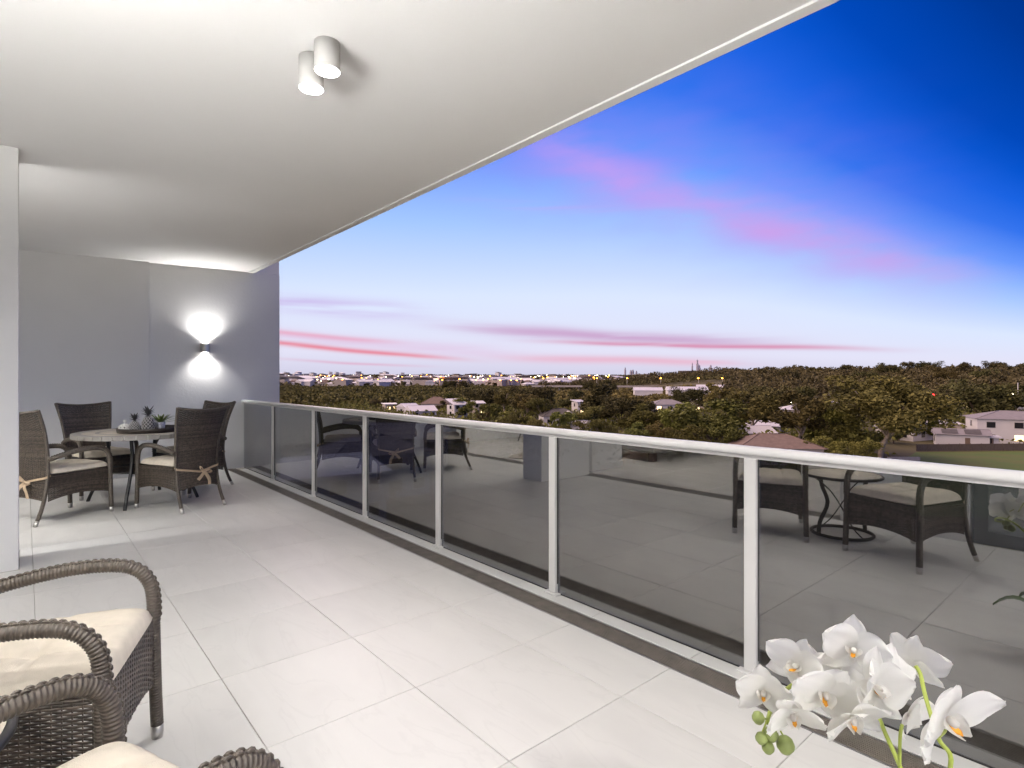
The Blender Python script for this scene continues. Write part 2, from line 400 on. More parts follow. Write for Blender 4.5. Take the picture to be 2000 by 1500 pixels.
pm = MB().box((-.024, -W2, .008), (.024, W2, .943), .003).mesh('post', ALU)
bm = MB().box((-.045, -.055, 0), (.045, .055, .008), .002).mesh('base_plate', ALU)
gm_ = MB().box((-.008, -W2-.0015, .06), (.008, W2+.0015, .942)).mesh('gasket', BLACK)
for u in PU:
    p = link('post', pm, bal, (0, u-2.4, 0)); link('base_plate', bm, p); link('gasket', gm_, p)
for a, b in zip(PU[:-1], PU[1:]):
    y1_, y0_ = a-W2-.001-2.4, b+W2+.001-2.4
    ym = (y0_+y1_)/2; hl = (y1_-y0_)/2-.002
    gp = MB().box((-.005, -hl, -.468), (.005, hl, .468)).build('glass_panel', GLASS, bal, (0, ym, .4765)); gp.rotation_euler = (0, random.uniform(-.0022, .0022), random.uniform(-.003, .003))
    MB().box((-.006, -hl, -.476), (.006, hl, -.4695)).build('dark_gap_strip', BLACK, gp)  # black strip stands in for the shaded gap under the glass

# ------------------------------------------------------------------ lamps
LH = mat('lamp_housing', (.62, .615, .6), .5, var=.05, vscale=9)
def spot(name, loc, power, size, blend, rad, col, parent, rot=(0, 0, 0)):
    l = bpy.data.lights.new(name, 'SPOT'); l.energy = power; l.spot_size = R(size); l.spot_blend = blend; l.shadow_soft_size = rad; l.color = col
    o = bpy.data.objects.new(name, l); COL.objects.link(o); o.location = loc; o.rotation_euler = rot; o.parent = parent; return o
def downlight(x, y, L, label, group, power=33):
    e = empty('ceiling_light', (x, y, CH-L)); tag(e, label, 'ceiling light', group)
    MB().lathe([(.056, .012), (.0575, 0.001), (.0585, .004), (.0585, L-.001), (.05, L-.001)], 40).build('housing', LH, e)
    MB().lathe([(0, -.006), (.04, -.004), (.056, .001), (.0555, .010), (0, .010)], 32).build('lens', LAMPG, e)
    spot('bulb', (0, 0, -.012), power, 168, .6, .05, (1, .965, .91), e)
downlight(1.075, 2.58, .135, 'surface mounted white cylinder ceiling light, the shorter of the lit pair', None)
downlight(1.065, 2.75, .155, 'surface mounted white cylinder ceiling light, the longer of the lit pair', None)
for y in (.50, .67): downlight(1.07, y, .145, 'white cylinder ceiling light of the pair above the potted orchid', 'ceiling lights above the orchid', 27)
for y in (-2.1, -1.93): downlight(1.07, y, .145, 'added unseen white cylinder ceiling light of the pair beyond the orchid', 'added ceiling lights beyond the orchid', 95)  # pair added behind the viewpoint to light the orchid and near chairs

def wall_light(loc, rz, label, up, dn, ang=172, bl=.25, soft=.14):
    ws = empty('wall_light', loc, rz); tag(ws, label, 'wall light')
    arc = [(-.058, 0)]+[(-.058*math.cos(math.pi*i/16), -.045-.055*math.sin(math.pi*i/16)) for i in range(17)]+[(.058, 0)]
    MB().prism(arc, 0, .125).build('body', STEEL, ws)
    for z0, z1 in ((-.003, .004), (.121, .128)):
        MB().lathe([(0, z0), (.036, z0), (.036, z1), (0, z1)], 24, (0, -.052, 0)).build('lens', LAMPG, ws)
    spot('bulb', (0, -.052, .14), up, ang, bl, soft, (1, .975, .94), ws, (R(180), 0, 0))
    spot('bulb', (0, -.052, -.015), dn, min(ang, 166), bl, .02, (1, .975, .94), ws)
wall_light(on_wall(.665, .0, 1.67), wa, 'steel up and down wall light glowing on the end wall', 34, 19, 136, 1.0, .03)
wall_light((-.60, 5.472, 1.67), R(180), 'added unseen steel wall light on the dining side of the stub wall', 24, 42, 172, .25, .3)  # added out of view to lift the dining ceiling and end wall
wall_light((FACADE, 1.2, 1.67), R(90), 'added unseen steel wall light on the apartment front nearer the glazed doors', 105, 14, 172, .25, .2)  # unseen fitting, added to wash the near ceiling with light
wall_light((FACADE, 1.8, 1.67), R(90), 'added unseen steel wall light on the apartment front nearer the open doorway', 105, 14, 172, .25, .2)  # second added fitting, splits the ceiling shadows of its neighbour
wall_light((FACADE, -2.2, 1.67), R(90), 'added unseen steel wall light on the apartment front beyond the glazed doors', 170, 130)  # added behind the viewpoint as fill for the ceiling and orchid

# room lamps
for (x, y, p) in ((-2.1, 2.9, 70), (-2.1, 4.3, 75), (-2.1, 6.1, 120), (-2.1, 7.5, 160), (-5.2, 3.6, 100), (-5.2, 6.8, 100)):
    e = empty('recessed_light', (x, y, 2.69)); tag(e, 'small round recessed ceiling light inside the apartment', 'ceiling light', 'recessed lights inside the apartment')
    MB().lathe([(0, 0), (.045, 0), (.055, .009)], 20).build('lens', LAMPG, e); spot('bulb', (0, 0, -.01), p, 140, .8, .05, (1, .955, .90), e)

# ------------------------------------------------------------------ wicker chair
def weave(P, nrm, rows, stakes, pitch, mb, th=.002, amp=.0022, hh=.54):
    def frame(s, t):
        p = Vector(P(s, t)); return p
    for r in range(rows):
        t = (r+.5)/rows; line = []
        K = stakes*2
        for k in range(K+1):
            s = k/K; p = frame(s, t); q = frame(min(1, s+.01), t)-frame(max(0, s-.01), t); w = frame(s, min(1, t+.01))-frame(s, max(0, t-.01))
            nn = q.cross(w).normalized(); w.normalize()
            ph = 0 if k % 2 else (1 if ((k//2)+r) % 2 else -1)
            line.append((p+nn*amp*ph, nn, w))
        hp = (frame(.5, (r+1)/rows)-frame(.5, r/rows)).length*hh
        vs = []
        for p, nn, w in line: vs += [p+nn*th+w*hp*.6, p+w*hp, p-nn*th+w*hp*.6, p-nn*th-w*hp*.6, p-w*hp, p+nn*th-w*hp*.6]
        fs = []
        for k in range(K):
            for i in range(6):
                j = (i+1) % 6; fs.append((k*6+i, k*6+j, k*6+6+j, k*6+6+i))
        mb.add(vs, fs, True)
    for k in range(stakes+1):
        s = k/stakes; s = min(.995, max(.005, s)); m = 12
        mb.tube([P(s, j/m) for j in range(m+1)], .0026, 4, smooth=False)

def wrapped(path, r0, r1, mb, pitch=.0095, n=10, spine=False):
    pts = resample(spline(path, 8), pitch/4); m = len(pts)
    mb.tube(pts, lambda i: (r0+(r1-r0)*i/(m-1))*(1+.20*(abs(math.sin(math.pi*i/4))-.6)), n)
    return pts

def stile(z):
    zs = [0, .12, .28, .45, .65, .85, 1.03]; ys = [-.37, -.31, -.268, -.25, -.262, -.305, -.375]; xs = [.225, .217, .21, .212, .224, .247, .275]
    return float(np.interp(z, zs, xs)), float(np.interp(z, zs, ys))
_zz = np.linspace(0, 1.03, 60); _k = np.ones(9)/9
_xs = np.convolve(np.pad([stile(z)[0] for z in _zz], 4, 'reflect', reflect_type='odd'), _k, 'valid'); _ys = np.convolve(np.pad([stile(z)[1] for z in _zz], 4, 'reflect', reflect_type='odd'), _k, 'valid')
def sx_(z): return float(np.interp(z, _zz, _xs))
def sy_(z): return float(np.interp(z, _zz, _ys))

def make_chair():
    e = empty('wicker_armchair')
    def PB(s, t):
        z = .205+(1.015-.205)*t; q = 2*s-1; b = .03+.02*t
        zz = z-.028*t**6*(1-q*q)
        return (-q*sx_(z)*.985, sy_(z)-b*(1-q*q), zz+.03*(1-t)**4*(1-q*q))
    mb = MB(); weave(PB, 1, 84, 21, .0097, mb); mb.build('backrest', WICK, e)
    sk = MB()
    def low(q): return .195+.04*(1-q*q)
    def PF(s, t):
        q = 2*s-1; z = low(q)+(.435-low(q))*t; return (q*.262, .278, z)
    weave(PF, 1, 26, 22, .0098, sk, hh=.54)
    for sg in (-1, 1):
        def PS(s, t, sg=sg):
            q = 2*s-1; z = low(q)+(.435-low(q))*t; k = s if sg > 0 else 1-s
            return (sg*(.268+(.212-.268)*k), .278+(-.252-.278)*k, z)
        weave(PS, 1, 26, 22, .0098, sk, hh=.54)
    sk.build('seat_skirt', WICK, e)
    MB().box((-.235, -.235, .405), (.235, .262, .418)).build('seat_deck', WICK, e)
    fr = MB(); tp = [PB(s/16, 1) for s in range(17)]; wrapped(tp, .013, .013, fr, .008, 8)
    for sg in (-1, 1): wrapped([(sg*sx_(z), sy_(z), z) for z in np.linspace(.27, 1.02, 9)], .0155, .0135, fr)
    fr.build('back_frame', WICKD, e)
    for sg in (-1, 1):
        l = MB(); wrapped([(sg*sx_(z), sy_(z), z) for z in np.linspace(.045, .30, 5)], .0165, .0165, l); lo = l.build('leg', WICKD, e)
        MB().tube([(sg*sx_(z), sy_(z), z) for z in (0, .02, .046)], [.0155, .0175, .018], 12).build('foot_cap', CAP, lo)
        l = MB(); wrapped([(sg*.276, .286, .045), (sg*.273, .281, .2), (sg*.271, .276, .44)], .020, .020, l); lo = l.build('leg', WICKD, e)
        MB().tube([(sg*.276, .286, 0), (sg*.276, .286, .02), (sg*.276, .286, .046)], [.018, .0205, .021], 12).build('foot_cap', CAP, lo)
        a = MB(); P_ = [(sg*.271, .276, .42), (sg*.271, .275, .50), (sg*.27, .262, .565), (sg*.269, .222, .613), (sg*.268, .15, .635), (sg*.265, .02, .635), (sg*.258, -.14, .608), (sg*.238, -.268, .572)]
        pts = wrapped(P_, .0215, .0205, a, .0105, 12)
        L = len(pts); k = 0                      # the plaited spine along the outside of the bend
        for i in range(6, L-10, 4):
            p, q = pts[i], pts[min(L-1, i+6)]; T = (q-p).normalized(); side = Vector((1, 0, 0)); nn = side.cross(T)
            if nn.dot(Vector((0, .4, .9))) < 0: nn = -nn
            off = side*(.0062 if k % 2 else -.0062); c = [p+off+nn*.0185, p.lerp(q, .3)+off+nn*.0222, p.lerp(q, .7)+off+nn*.0222, q+off+nn*.0185]
            a.tube(c, .0036, 6); k += 1
        a.build('arm', WICKD, e)
    # cushion
    n = 40; vs = []; fs = []
    def cz(a, b):
        ed = max(0, 1-abs(a)**8)*max(0, 1-abs(b)**8)
        z = .062*ed**.42
        for c in (-.34, .34): z -= .010*math.exp(-((a-c-.06*math.sin(3*b))/.045)**2)*ed
        z -= .008*math.exp(-((b-.1-.05*math.sin(2.5*a))/.05)**2)*ed
        for c in (-.34, .34): z -= .012*math.exp(-(((a-c)**2+(b-.1)**2)/.012))
        return z+.004*math.sin(5*a+2*b)*math.sin(4*b-1)*ed
    for sgn in (1, -1):
        for j in range(n+1):
            for i in range(n+1):
                a, b = 2*i/n-1, 2*j/n-1
                hw = .243+.012*b; rx = 1-.025*abs(b)**8; ry = 1-.025*abs(a)**8
                z = cz(a, b) if sgn > 0 else -.018*(max(0, 1-abs(a)**4)*max(0, 1-abs(b)**4))**.5
                vs.append((a*hw*rx, .030+b*.255*ry, .446+z))
    m = (n+1)**2
    for j in range(n):
        for i in range(n):
            q = j*(n+1)+i; fs.append((q, q+1, q+n+2, q+n+1)); q += m; fs.append((q+n+1, q+n+2, q+1, q))
    MB().add(vs, fs, True).build('cushion', CUSH, e)
    # ties and bow at the back
    tm = MB()
    def strip(pts, w, up):
        tm.tube(resample(spline(pts, 6), .012), w, 6, flat=(1, .09), up=up, smooth=False)
    zt = .375; yb = lambda q, z: sy_(z)-.034*(1-q*q)-.012
    strip([(sx_(.42)*s+.0*s, -.235, .43) if abs(s) > 1 else (sx_(zt)*s*1.04, yb(s, zt)-(.006 if abs(s) > .9 else 0), .415-.045*(1-abs(s))) for s in (-1.04, -.98, -.6, -.2, .0, .2, .6, .98, 1.04)], .011, (0, 0, 1))
    kx, ky, kz = .03, yb(0, zt)-.012, .368
    tm.lathe([(0, -.017), (.014, -.012), (.018, 0), (.014, .012), (0, .017)], 10, (kx, ky, kz))
    strip([(kx, ky-.006, kz), (kx-.035, ky-.022, kz+.045), (kx-.052, ky-.026, kz+.06), (kx-.045, ky-.012, kz+.03), (kx, ky, kz)], .016, (0, 1, .3))
    strip([(kx, ky-.006, kz), (kx+.045, ky-.022, kz+.012), (kx+.07, ky-.022, kz+.0), (kx+.05, ky-.008, kz-.015), (kx, ky, kz)], .016, (0, 1, .3))
    strip([(kx, ky-.004, kz), (kx+.02, ky-.022, kz-.04), (kx+.045, ky-.022, kz-.085), (kx+.05, ky-.016, kz-.135)], .019, (.9, 0, .3))
    strip([(kx, ky-.004, kz), (kx-.03, ky-.02, kz-.03), (kx-.055, ky-.02, kz-.055), (kx-.07, ky-.014, kz-.075)], .019, (.6, 0, -.8))
    tm.build('tie', TIE, e)
    return e
def face(d): return math.atan2(-d[0], d[1])      # rotation that turns local +y to direction d
chair = make_chair()
spots = [((.25, 6.84), (.84, .54), 'brown wicker armchair with bow tied behind, beside the stub wall'),
         ((1.21, 6.60), (-.38, .925), 'brown wicker armchair with its back turned and a long tie hanging down'),
         ((.63, 7.93), (.30, -.95), 'brown wicker armchair facing out from the grey wall panel behind the table'),
         ((1.50, 7.57), (-.89, -.38), 'brown wicker armchair by the first glass panel, half hidden behind another chair'),
         ((-.005, 2.225), (.935, -.355), 'wicker armchair with plump cream cushion, turned to the small round table'),
         ((-.005, 1.225), (.93, .365), 'wicker armchair beside the small round table, next to the orchid')]
for i, ((x, y), d, lab) in enumerate(spots):
    c = chair if i == 0 else copy_tree(chair)
    c.location = (x, y, 0); c.rotation_euler = (0, 0, face(d)); tag(c, lab, 'armchair', 'wicker armchairs')

# ------------------------------------------------------------------ dining table
TX, TY, TH, TR = .965, 7.19, .735, .625
STONE = mat('beige_stone', (.47, .42, .35), .55, var=.14, vscale=7, bump=.1)
STONE2 = mat('grey_stone', (.27, .255, .235), .55, var=.2, vscale=9, bump=.15, island=.15)
JOINT = mat('stone_joint', (.55, .53, .5), .8)
tb = empty('dining_table', (TX, TY, 0)); tag(tb, 'round stone topped dining table with curved black metal legs', 'table')
tp = MB().lathe([(0, TH-.03), (TR-.006, TH-.035), (TR-.006, TH-.002), (0, TH-.002)], 72, smooth=False).build('tabletop', JOINT, tb)
MB().lathe([(0, TH-.004), (.385, TH-.004), (.385, TH), (0, TH)], 64, smooth=False).build('inner_disc', STONE, tp)
MB().lathe([(.389, TH-.004), (.389, TH), (.425, TH), (.425, TH-.004)], 64, smooth=False).build('inlay_ring', STONE2, tp)
MB().lathe([(.429, TH-.004), (.429, TH), (.535, TH), (.535, TH-.004)], 64, smooth=False).build('stone_ring', STONE, tp)
nt_ = 40; da = 2*math.pi/nt_*.93; sg = 4
V_ = []; F_ = []
for k in range(sg+1):
    a = -da/2+da*k/sg
    for r, z in ((.539, TH-.004), (.539, TH+.0005), (TR, TH+.0005), (TR+.002, TH-.003), (TR+.002, TH-.043), (TR-.02, TH-.043)): V_.append((r*math.cos(a), r*math.sin(a), z))
for k in range(sg):
    for i in range(6):
        j = (i+1) % 6; F_.append((k*6+i, k*6+j, k*6+6+j, k*6+6+i))
F_ += [tuple(range(5, -1, -1)), tuple(range(sg*6, sg*6+6))]
rm = MB().add(V_, F_).mesh('tile', STONE2)
for k in range(nt_): link('tile', rm, tp, (0, 0, 0), 2*math.pi*k/nt_)
for dxl, dyl in ((-.225, -.50), (-.465, .27), (.465, -.25), (.225, .51)):
    a = math.atan2(dyl, dxl); rr_ = math.hypot(dxl, dyl)
    P_ = [(rr_, .0), (rr_-.05, .12), (rr_-.16, .34), (rr_-.2, .52), (rr_-.17, .70)]
    l = MB().tube(spline([(math.cos(a)*r, math.sin(a)*r, z) for r, z in P_], 6), .0165, 10).build('leg', DARKMETAL, tb)
MB().tube([(.36*math.cos(2*math.pi*i/40), .36*math.sin(2*math.pi*i/40), .34) for i in range(40)], .009, 8, closed=True).build('leg_ring', DARKMETAL, tb)
MB().tube([(.42*math.cos(2*math.pi*i/40), .42*math.sin(2*math.pi*i/40), .69) for i in range(40)], .012, 8, closed=True).build('top_ring', DARKMETAL, tb)

# things on the table; directions to the right / towards the camera as seen from the seats
rt = Vector((CA, -SA, 0)); nr = Vector((-SA, -CA, 0))
def ontab(r, n_, z=0): p = Vector((TX, TY, TH+z))+rt*r+nr*n_; return p
tray = MB().lathe([(0, .004), (.285, .004), (.290, .046), (.298, .048), (.300, .044), (.293, 0), (0, 0)], 56).build('round_tray', mat('dark_wood_tray', (.035, .028, .024), .4, var=.3, vscale=5, stretch=(1, 8, 1)), None, ontab(.10, .05, .001))
tag(tray, 'round dark wooden tray with low rim on the dining table', 'tray')
LEAFD = mat('dark_grey_leaf', (.085, .08, .078), .5, var=.2); LAT = mat('pale_lattice', (.55, .53, .53), .55)
def leafstrip(mb, base, dirv, L, w, droop, seg=5, z_up=Vector((0, 0, 1))):
    d = Vector(dirv).normalized(); side = d.cross(z_up); side = side.normalized() if side.length > .01 else Vector((1, 0, 0)); vs = []
    for i in range(seg+1):
        q = i/seg; p = Vector(base)+d*L*q-z_up*droop*q*q; ww = w*math.sin(math.pi*(.18+.82*q))**.8*(1 if q < 1 else .1)
        nrm = side.cross(d).normalized()*ww*.35
        vs += [p-side*ww+nrm, p, p+side*ww+nrm]
    fs = []
    for i in range(seg): fs += [(i*3, i*3+1, i*3+4, i*3+3), (i*3+1, i*3+2, i*3+5, i*3+4)]
    mb.add(vs, fs, True)
def pineapple(loc, H, Rr, lh, label, nl):
    e = empty('pineapple_ornament', loc); tag(e, label, 'ornament')
    prof = [(Rr*.62, 0), (Rr*.86, H*.12), (Rr, H*.36), (Rr*.93, H*.6), (Rr*.68, H*.85), (Rr*.3, H*.99), (0, H)]
    pr = [(p.x, p.z) for p in spline([(r, 0, z) for r, z in prof], 5)]; pr[-1] = (0, H)
    MB().lathe([(max(0, r-.002), z) for r, z in pr], 28).build('body', LEAFD, e)
    la = MB(); zs = [p[1] for p in pr]; rs = [p[0] for p in pr]
    for sgn in (-1, 1):
        for k in range(11):
            pts = []
            for i in range(26):
                z = H*.95*i/25; r = float(np.interp(z, zs, rs)); a = 2*math.pi*k/11+sgn*2.3*i/25; pts.append((r*math.cos(a), r*math.sin(a), z))
            la.tube(pts, .0021, 5)
    la.build('lattice', LAT, e)
    for k in range(nl):
        lv = MB(); a = 2.4*k; q = k/nl; up = .45+1.3*q
        leafstrip(lv, (0, 0, H*.96+lh*.25*q), (math.cos(a), math.sin(a), up), lh*(.85+.25*q), .0105, lh*.25*(1-q)); lv.build('leaf', LEAFD, e)
pineapple(ontab(.105, .09, .006), .165, .062, .105, 'tall dark pineapple ornament with pale diamond lattice', 22)
pineapple(ontab(-.02, .12, .006), .115, .05, .08, 'shorter dark pineapple ornament with pale diamond lattice', 18)
WC = mat('white_ceramic', (.78, .77, .74), .35)
e = empty('openwork_jar', ontab(-.135, .10, .006)); tag(e, 'white openwork ceramic dome with round holes and a knob', 'ornament')
ow = MB(); dome = lambda a, b: (.066*math.cos(b)*math.cos(a), .066*math.cos(b)*math.sin(a), .075*math.sin(b))
for sgn in (-1, 1):
    for k in range(9): ow.tube([dome(2*math.pi*k/9+sgn*1.5*i/14, 1.35*i/14) for i in range(15)], .0075, 6)
for b in (0, .35, 1.3): ow.tube([dome(2*math.pi*i/32, b) for i in range(32)], .0065, 6, closed=True)
ow.build('openwork_shell', WC, e); MB().lathe([(0, 0), (.05, 0), (.048, .04), (.02, .06), (0, .06)], 24).build('inner_cup', mat('dark_cup', (.05, .05, .05), .6), e)
MB().lathe([(.02, .07), (.011, .08), (.009, .09), (.016, .102), (.017, .112), (.009, .122), (0, .124)], 20).build('knob', WC, e)
cup = MB().lathe([(.026, 0), (.03, .07), (.0275, .07), (.025, .008), (0, .008)], 28).build('candle_cup', mat('grey_ceramic', (.42, .39, .36), .6), None, ontab(-.082, .03, .006)); tag(cup, 'plain grey cup between the white jar and the short pineapple', 'cup')
e = empty('potted_plant', ontab(.165, -.02, .006)); tag(e, 'spiky green succulent in a pale patterned pot on the tray', 'plant')
MB().lathe([(.038, 0), (.05, .09), (.046, .09), (.04, .07), (0, .07)], 24).build('pot', mat('pale_patterned_pot', (.62, .62, .68), .5, col2=(.3, .3, .36), vscale=60), e)
GL = mat('succulent_leaf', (.16, .22, .05), .5, var=.35, vscale=20)
for k in range(26):
    lv = MB(); a = 2.4*k; up = .25+1.2*(k/26); leafstrip(lv, (0, 0, .075), (math.cos(a), math.sin(a), up), .21-.05*(k/26), .010, .03); lv.build('leaf', GL, e)

# ------------------------------------------------------------------ small round table by the near chairs
st = empty('side_table', (-.31, 1.77, 0)); tag(st, 'small round table with stone top and black ring base between two wicker armchairs', 'table')
MB().lathe([(0, .482), (.278, .482), (.278, .502), (0, .502)], 56, smooth=False).build('tabletop', STONE, st)
MB().tube([(.286*math.cos(2*math.pi*i/56), .286*math.sin(2*math.pi*i/56), .492) for i in range(56)], .0125, 8, closed=True).build('rim', DARKMETAL, st)
MB().tube([(.225*math.cos(2*math.pi*i/48), .225*math.sin(2*math.pi*i/48), .0135) for i in range(48)], .0135, 8, closed=True).build('base_ring', DARKMETAL, st)
for k in range(4):
    a = k*math.pi/2+.5; P_ = [(.225, 0, .012), (.175, .3, .10), (.105, .8, .25), (.17, 1.25, .38), (.25, 1.6, .481)]
    MB().tube(spline([(r*math.cos(a+b), r*math.sin(a+b), z) for r, b, z in P_], 8), .017, 8, flat=(.28, 1)).build('leg', DARKMETAL, st)

# ------------------------------------------------------------------ orchid
PET = mat('orchid_petal', (.86, .85, .82), .55, var=.03, vscale=30)
_t = PET.node_tree; _b = _t.nodes['Principled BSDF']; _tl = _t.nodes.new('ShaderNodeBsdfTranslucent'); _tl.inputs[0].default_value = (.86, .85, .80, 1); _mx = _t.nodes.new('ShaderNodeMixShader'); _mx.inputs[0].default_value = .42
_t.links.new(_b.outputs[0], _mx.inputs[1]); _t.links.new(_tl.outputs[0], _mx.inputs[2]); _t.links.new(_mx.outputs[0], _t.nodes['Material Output'].inputs[0])
YEL = mat('orchid_lip', (.78, .36, .03), .5, var=.2, vscale=80); STEM = mat('orchid_stem', (.30, .36, .06), .5, var=.15, vscale=30); BUD = mat('orchid_bud', (.20, .24, .07), .55, var=.2, vscale=40)
opos = at(1790, 1.12)
orc = empty('potted_orchid', (opos[0], opos[1], 0)); tag(orc, 'artificial white orchid with yellow centres and green buds in a pot', 'orchid')
O0 = Vector((opos[0], opos[1], 0))
MB().lathe([(.075, 0), (.085, .01), (.105, .19), (.11, .2), (.10, .2), (.095, .175), (0, .175)], 36).build('pot', WC, orc)
MB().lathe([(0, .176), (.094, .176), (.05, .19), (0, .192)], 24).build('moss', mat('moss', (.06, .07, .025), .9, var=.4, vscale=60, bump=.6, bscale=90), orc)
for k in range(6):
    lf = MB(); a = k*1.05+.3; vs = []
    for i in range(9):
        q = i/8; r = .02+.2*q; z = .19+.10*math.sin(q*2.2)-.05*q*q; w = .032*math.sin(math.pi*(.12+.86*q))
        c_, s_ = math.cos(a), math.sin(a)
        for j in (-1, 0, 1): vs.append((c_*r-s_*w*j, s_*r+c_*w*j, z+abs(j)*.01))
    lf.add(vs, [(i*3+j, i*3+j+1, i*3+j+4, i*3+j+3) for i in range(8) for j in range(2)], True); lf.build('leaf', mat('orchid_leaf', (.06, .11, .03), .4), orc)
def petal_mesh(L, Wd, cup, wav, tip, mat_, name):
    nu, nv = 12, 8; vs = []; fs = []
    for i in range(nu+1):
        q = i/nu
        w = Wd*max(.03, math.sin(math.pi*min(.9995, q**tip)))**.45
        for j in range(-nv, nv+1):
            p = j/nv
            z = cup*(q*q)*L*.9-cup*.55*L*q+.35*w*p*p*(.5-q)*1.1+wav*L*math.sin(6*p+4*q)*q*abs(p)
            vs.append((p*w, q*L*(1-.10*p*p), z))
    m = 2*nv+1
    for i in range(nu):
        for j in range(2*nv): fs.append((i*m+j, i*m+j+1, i*m+m+j+1, i*m+m+j))
    me = MB().add(vs, fs, True).mesh(name, mat_); return me
pet_a = petal_mesh(.058, .031, .20, .07, .85, PET, 'petal'); pet_b = petal_mesh(.058, .032, .34, -.09, .9, PET, 'petal')
sep_a = petal_mesh(.060, .021, .26, .04, .8, PET, 'sepal'); sep_b = petal_mesh(.060, .020, .5, -.03, .8, PET, 'sepal')
lipm = MB()
lipm.add(petal_mesh(.03, .010, .9, .0, .9, None, 'tmp').vertices and [tuple(v.co) for v in bpy.data.meshes['tmp'].vertices], [tuple(p.vertices) for p in bpy.data.meshes['tmp'].polygons], True)
lip_white = petal_mesh(.026, .013, 1.1, .05, .7, PET, 'lip_lobe')
lipme = lipm.mesh('lip', YEL)
colm = MB().lathe([(0, 0), (.004, .001), (.005, .008), (.004, .014), (0, .016)], 12).mesh('column', PET)
for me in (pet_a, pet_b, sep_a, sep_b, lip_white, lipme): pass
def flower(p, nrm, up, sc_, k):
    n = Vector(nrm).normalized(); u = Vector(up); u = (u-n*u.dot(n)).normalized(); s = u.cross(n)
    mt = Matrix((( s.x, u.x, n.x, 0), (s.y, u.y, n.y, 0), (s.z, u.z, n.z, 0), (0, 0, 0, 1)))
    f = link('flower', colm, orc); f.matrix_local = Matrix.Translation(Vector(p)-O0) @ mt @ Matrix.Scale(sc_, 4)
    def put(me, nm, ang, tilt, z=0, s=1):
        o = link(nm, me, f); o.matrix_local = Matrix.Translation((0, 0, z)) @ Matrix.Rotation(ang, 4, 'Z') @ Matrix.Rotation(tilt, 4, 'X') @ Matrix.Scale(s, 4)
    j = lambda a: random.uniform(-a, a)
    put(sep_a, 'sepal', 0+j(.12), .15+j(.2), 0); put(sep_b, 'sepal', 2.2+j(.15), .1+j(.25), 0); put(sep_a, 'sepal', -2.2+j(.15), .1+j(.25), 0)
    put(pet_a if k % 2 else pet_b, 'petal', 1.22+j(.15), .25+j(.4), .003, 1.08); put(pet_b if k % 2 else pet_a, 'petal', -1.22+j(.15), .25+j(.4), .003, 1.08)
    put(lipme, 'lip', math.pi, .75, .004, .62); put(lip_white, 'lip_lobe', math.pi+.75, .9, .003, .9); put(lip_white, 'lip_lobe', math.pi-.75, .9, .003, .9)
RT, UPV, TO = rt, Vector((0, 0, 1)), nr          # right, up, towards the viewer
FL = [((1668, 1268), 1.10, (-.55, .15, .80), (.05, 1, .1), 1.12), ((1786, 1292), 1.16, (.75, .35, -.45), (-.1, 1, .2), 1.05), ((1560, 1300), 1.14, (-.80, .10, .35), (.1, 1, .3), 1.12),
      ((1492, 1350), 1.12, (-.45, -.1, .85), (.0, 1, 0), 1.0), ((1548, 1392), 1.05, (-.25, -.55, .8), (-.35, .9, .3), 1.05), ((1612, 1352), 1.04, (-.30, -.15, .9), (.3, .9, 0), 1.25),
      ((1706, 1342), 1.02, (.25, .25, .9), (.2, 1, 0), 1.2), ((1664, 1398), 1.0, (-.1, -.6, .75), (-.2, .8, .5), 1.08), ((1846, 1398), .92, (.30, -.30, .9), (-.35, .9, .1), 1.42),
      ((1772, 1394), 1.10, (.5, -.2, .7), (.2, .9, 0), .95), ((1738, 1312), 1.12, (.15, .5, .8), (.3, .9, -.3), .95), ((1590, 1318), 1.13, (-.2, .4, .9), (-.2, 1, 0), .95), ((1640, 1318), 1.12, (.1, .1, 1), (.1, 1, .1), 1.0)]
heads = []
for k, (px, d, nv, uv, s_) in enumerate(FL):
    d *= 1.06; s_ *= 1.04; p = at3(px[0], px[1], d); cv = lambda w: RT*w[0]+UPV*w[1]+TO*w[2]
    flower(p, cv(nv), cv(uv), s_, k); heads.append(p)
bc = at3(1757, 1495, 1.08)
def stem(pts, r):
    MB().tube(spline([Vector(p)-O0 for p in pts], 6), r, 8).build('stem', STEM, orc)
top = at3(1730, 1434, 1.08)
stem([O0+Vector((.01, 0, .18)), O0+Vector((.01, .01, .34)), at3(1768, 1530, 1.12), at3(1757, 1495, 1.14), at3(1730, 1434, 1.17), at3(1708, 1385, 1.22), at3(1668, 1335, 1.25), at3(1608, 1318, 1.26), at3(1552, 1335, 1.25), at3(1512, 1372, 1.22), at3(1498, 1412, 1.17)], .0042)
stem([O0+Vector((-.02, .01, .18)), O0+Vector((-.01, 0, .36)), at3(1856, 1500, 1.05), at3(1832, 1440, 1.06), at3(1808, 1362, 1.12), at3(1798, 1318, 1.15), at3(1788, 1300, 1.16)], .004)
stem([bc, at3(1758, 1440, 1.08), at3(1762, 1415, 1.09)], .003)
for k, tgt in ((0, (1650, 1302)), (4, (1560, 1370)), (5, (1600, 1312)), (6, (1696, 1372)), (7, (1690, 1384)), (10, (1706, 1372))):
    stem([at3(tgt[0], tgt[1], 1.22), (at3(tgt[0], tgt[1], 1.22)+heads[k])/2+Vector((0, 0, .008)), heads[k]], .0022)
stem([at3(1832, 1440, 1.06), at3(1846, 1425, 1.0), heads[8]], .003)
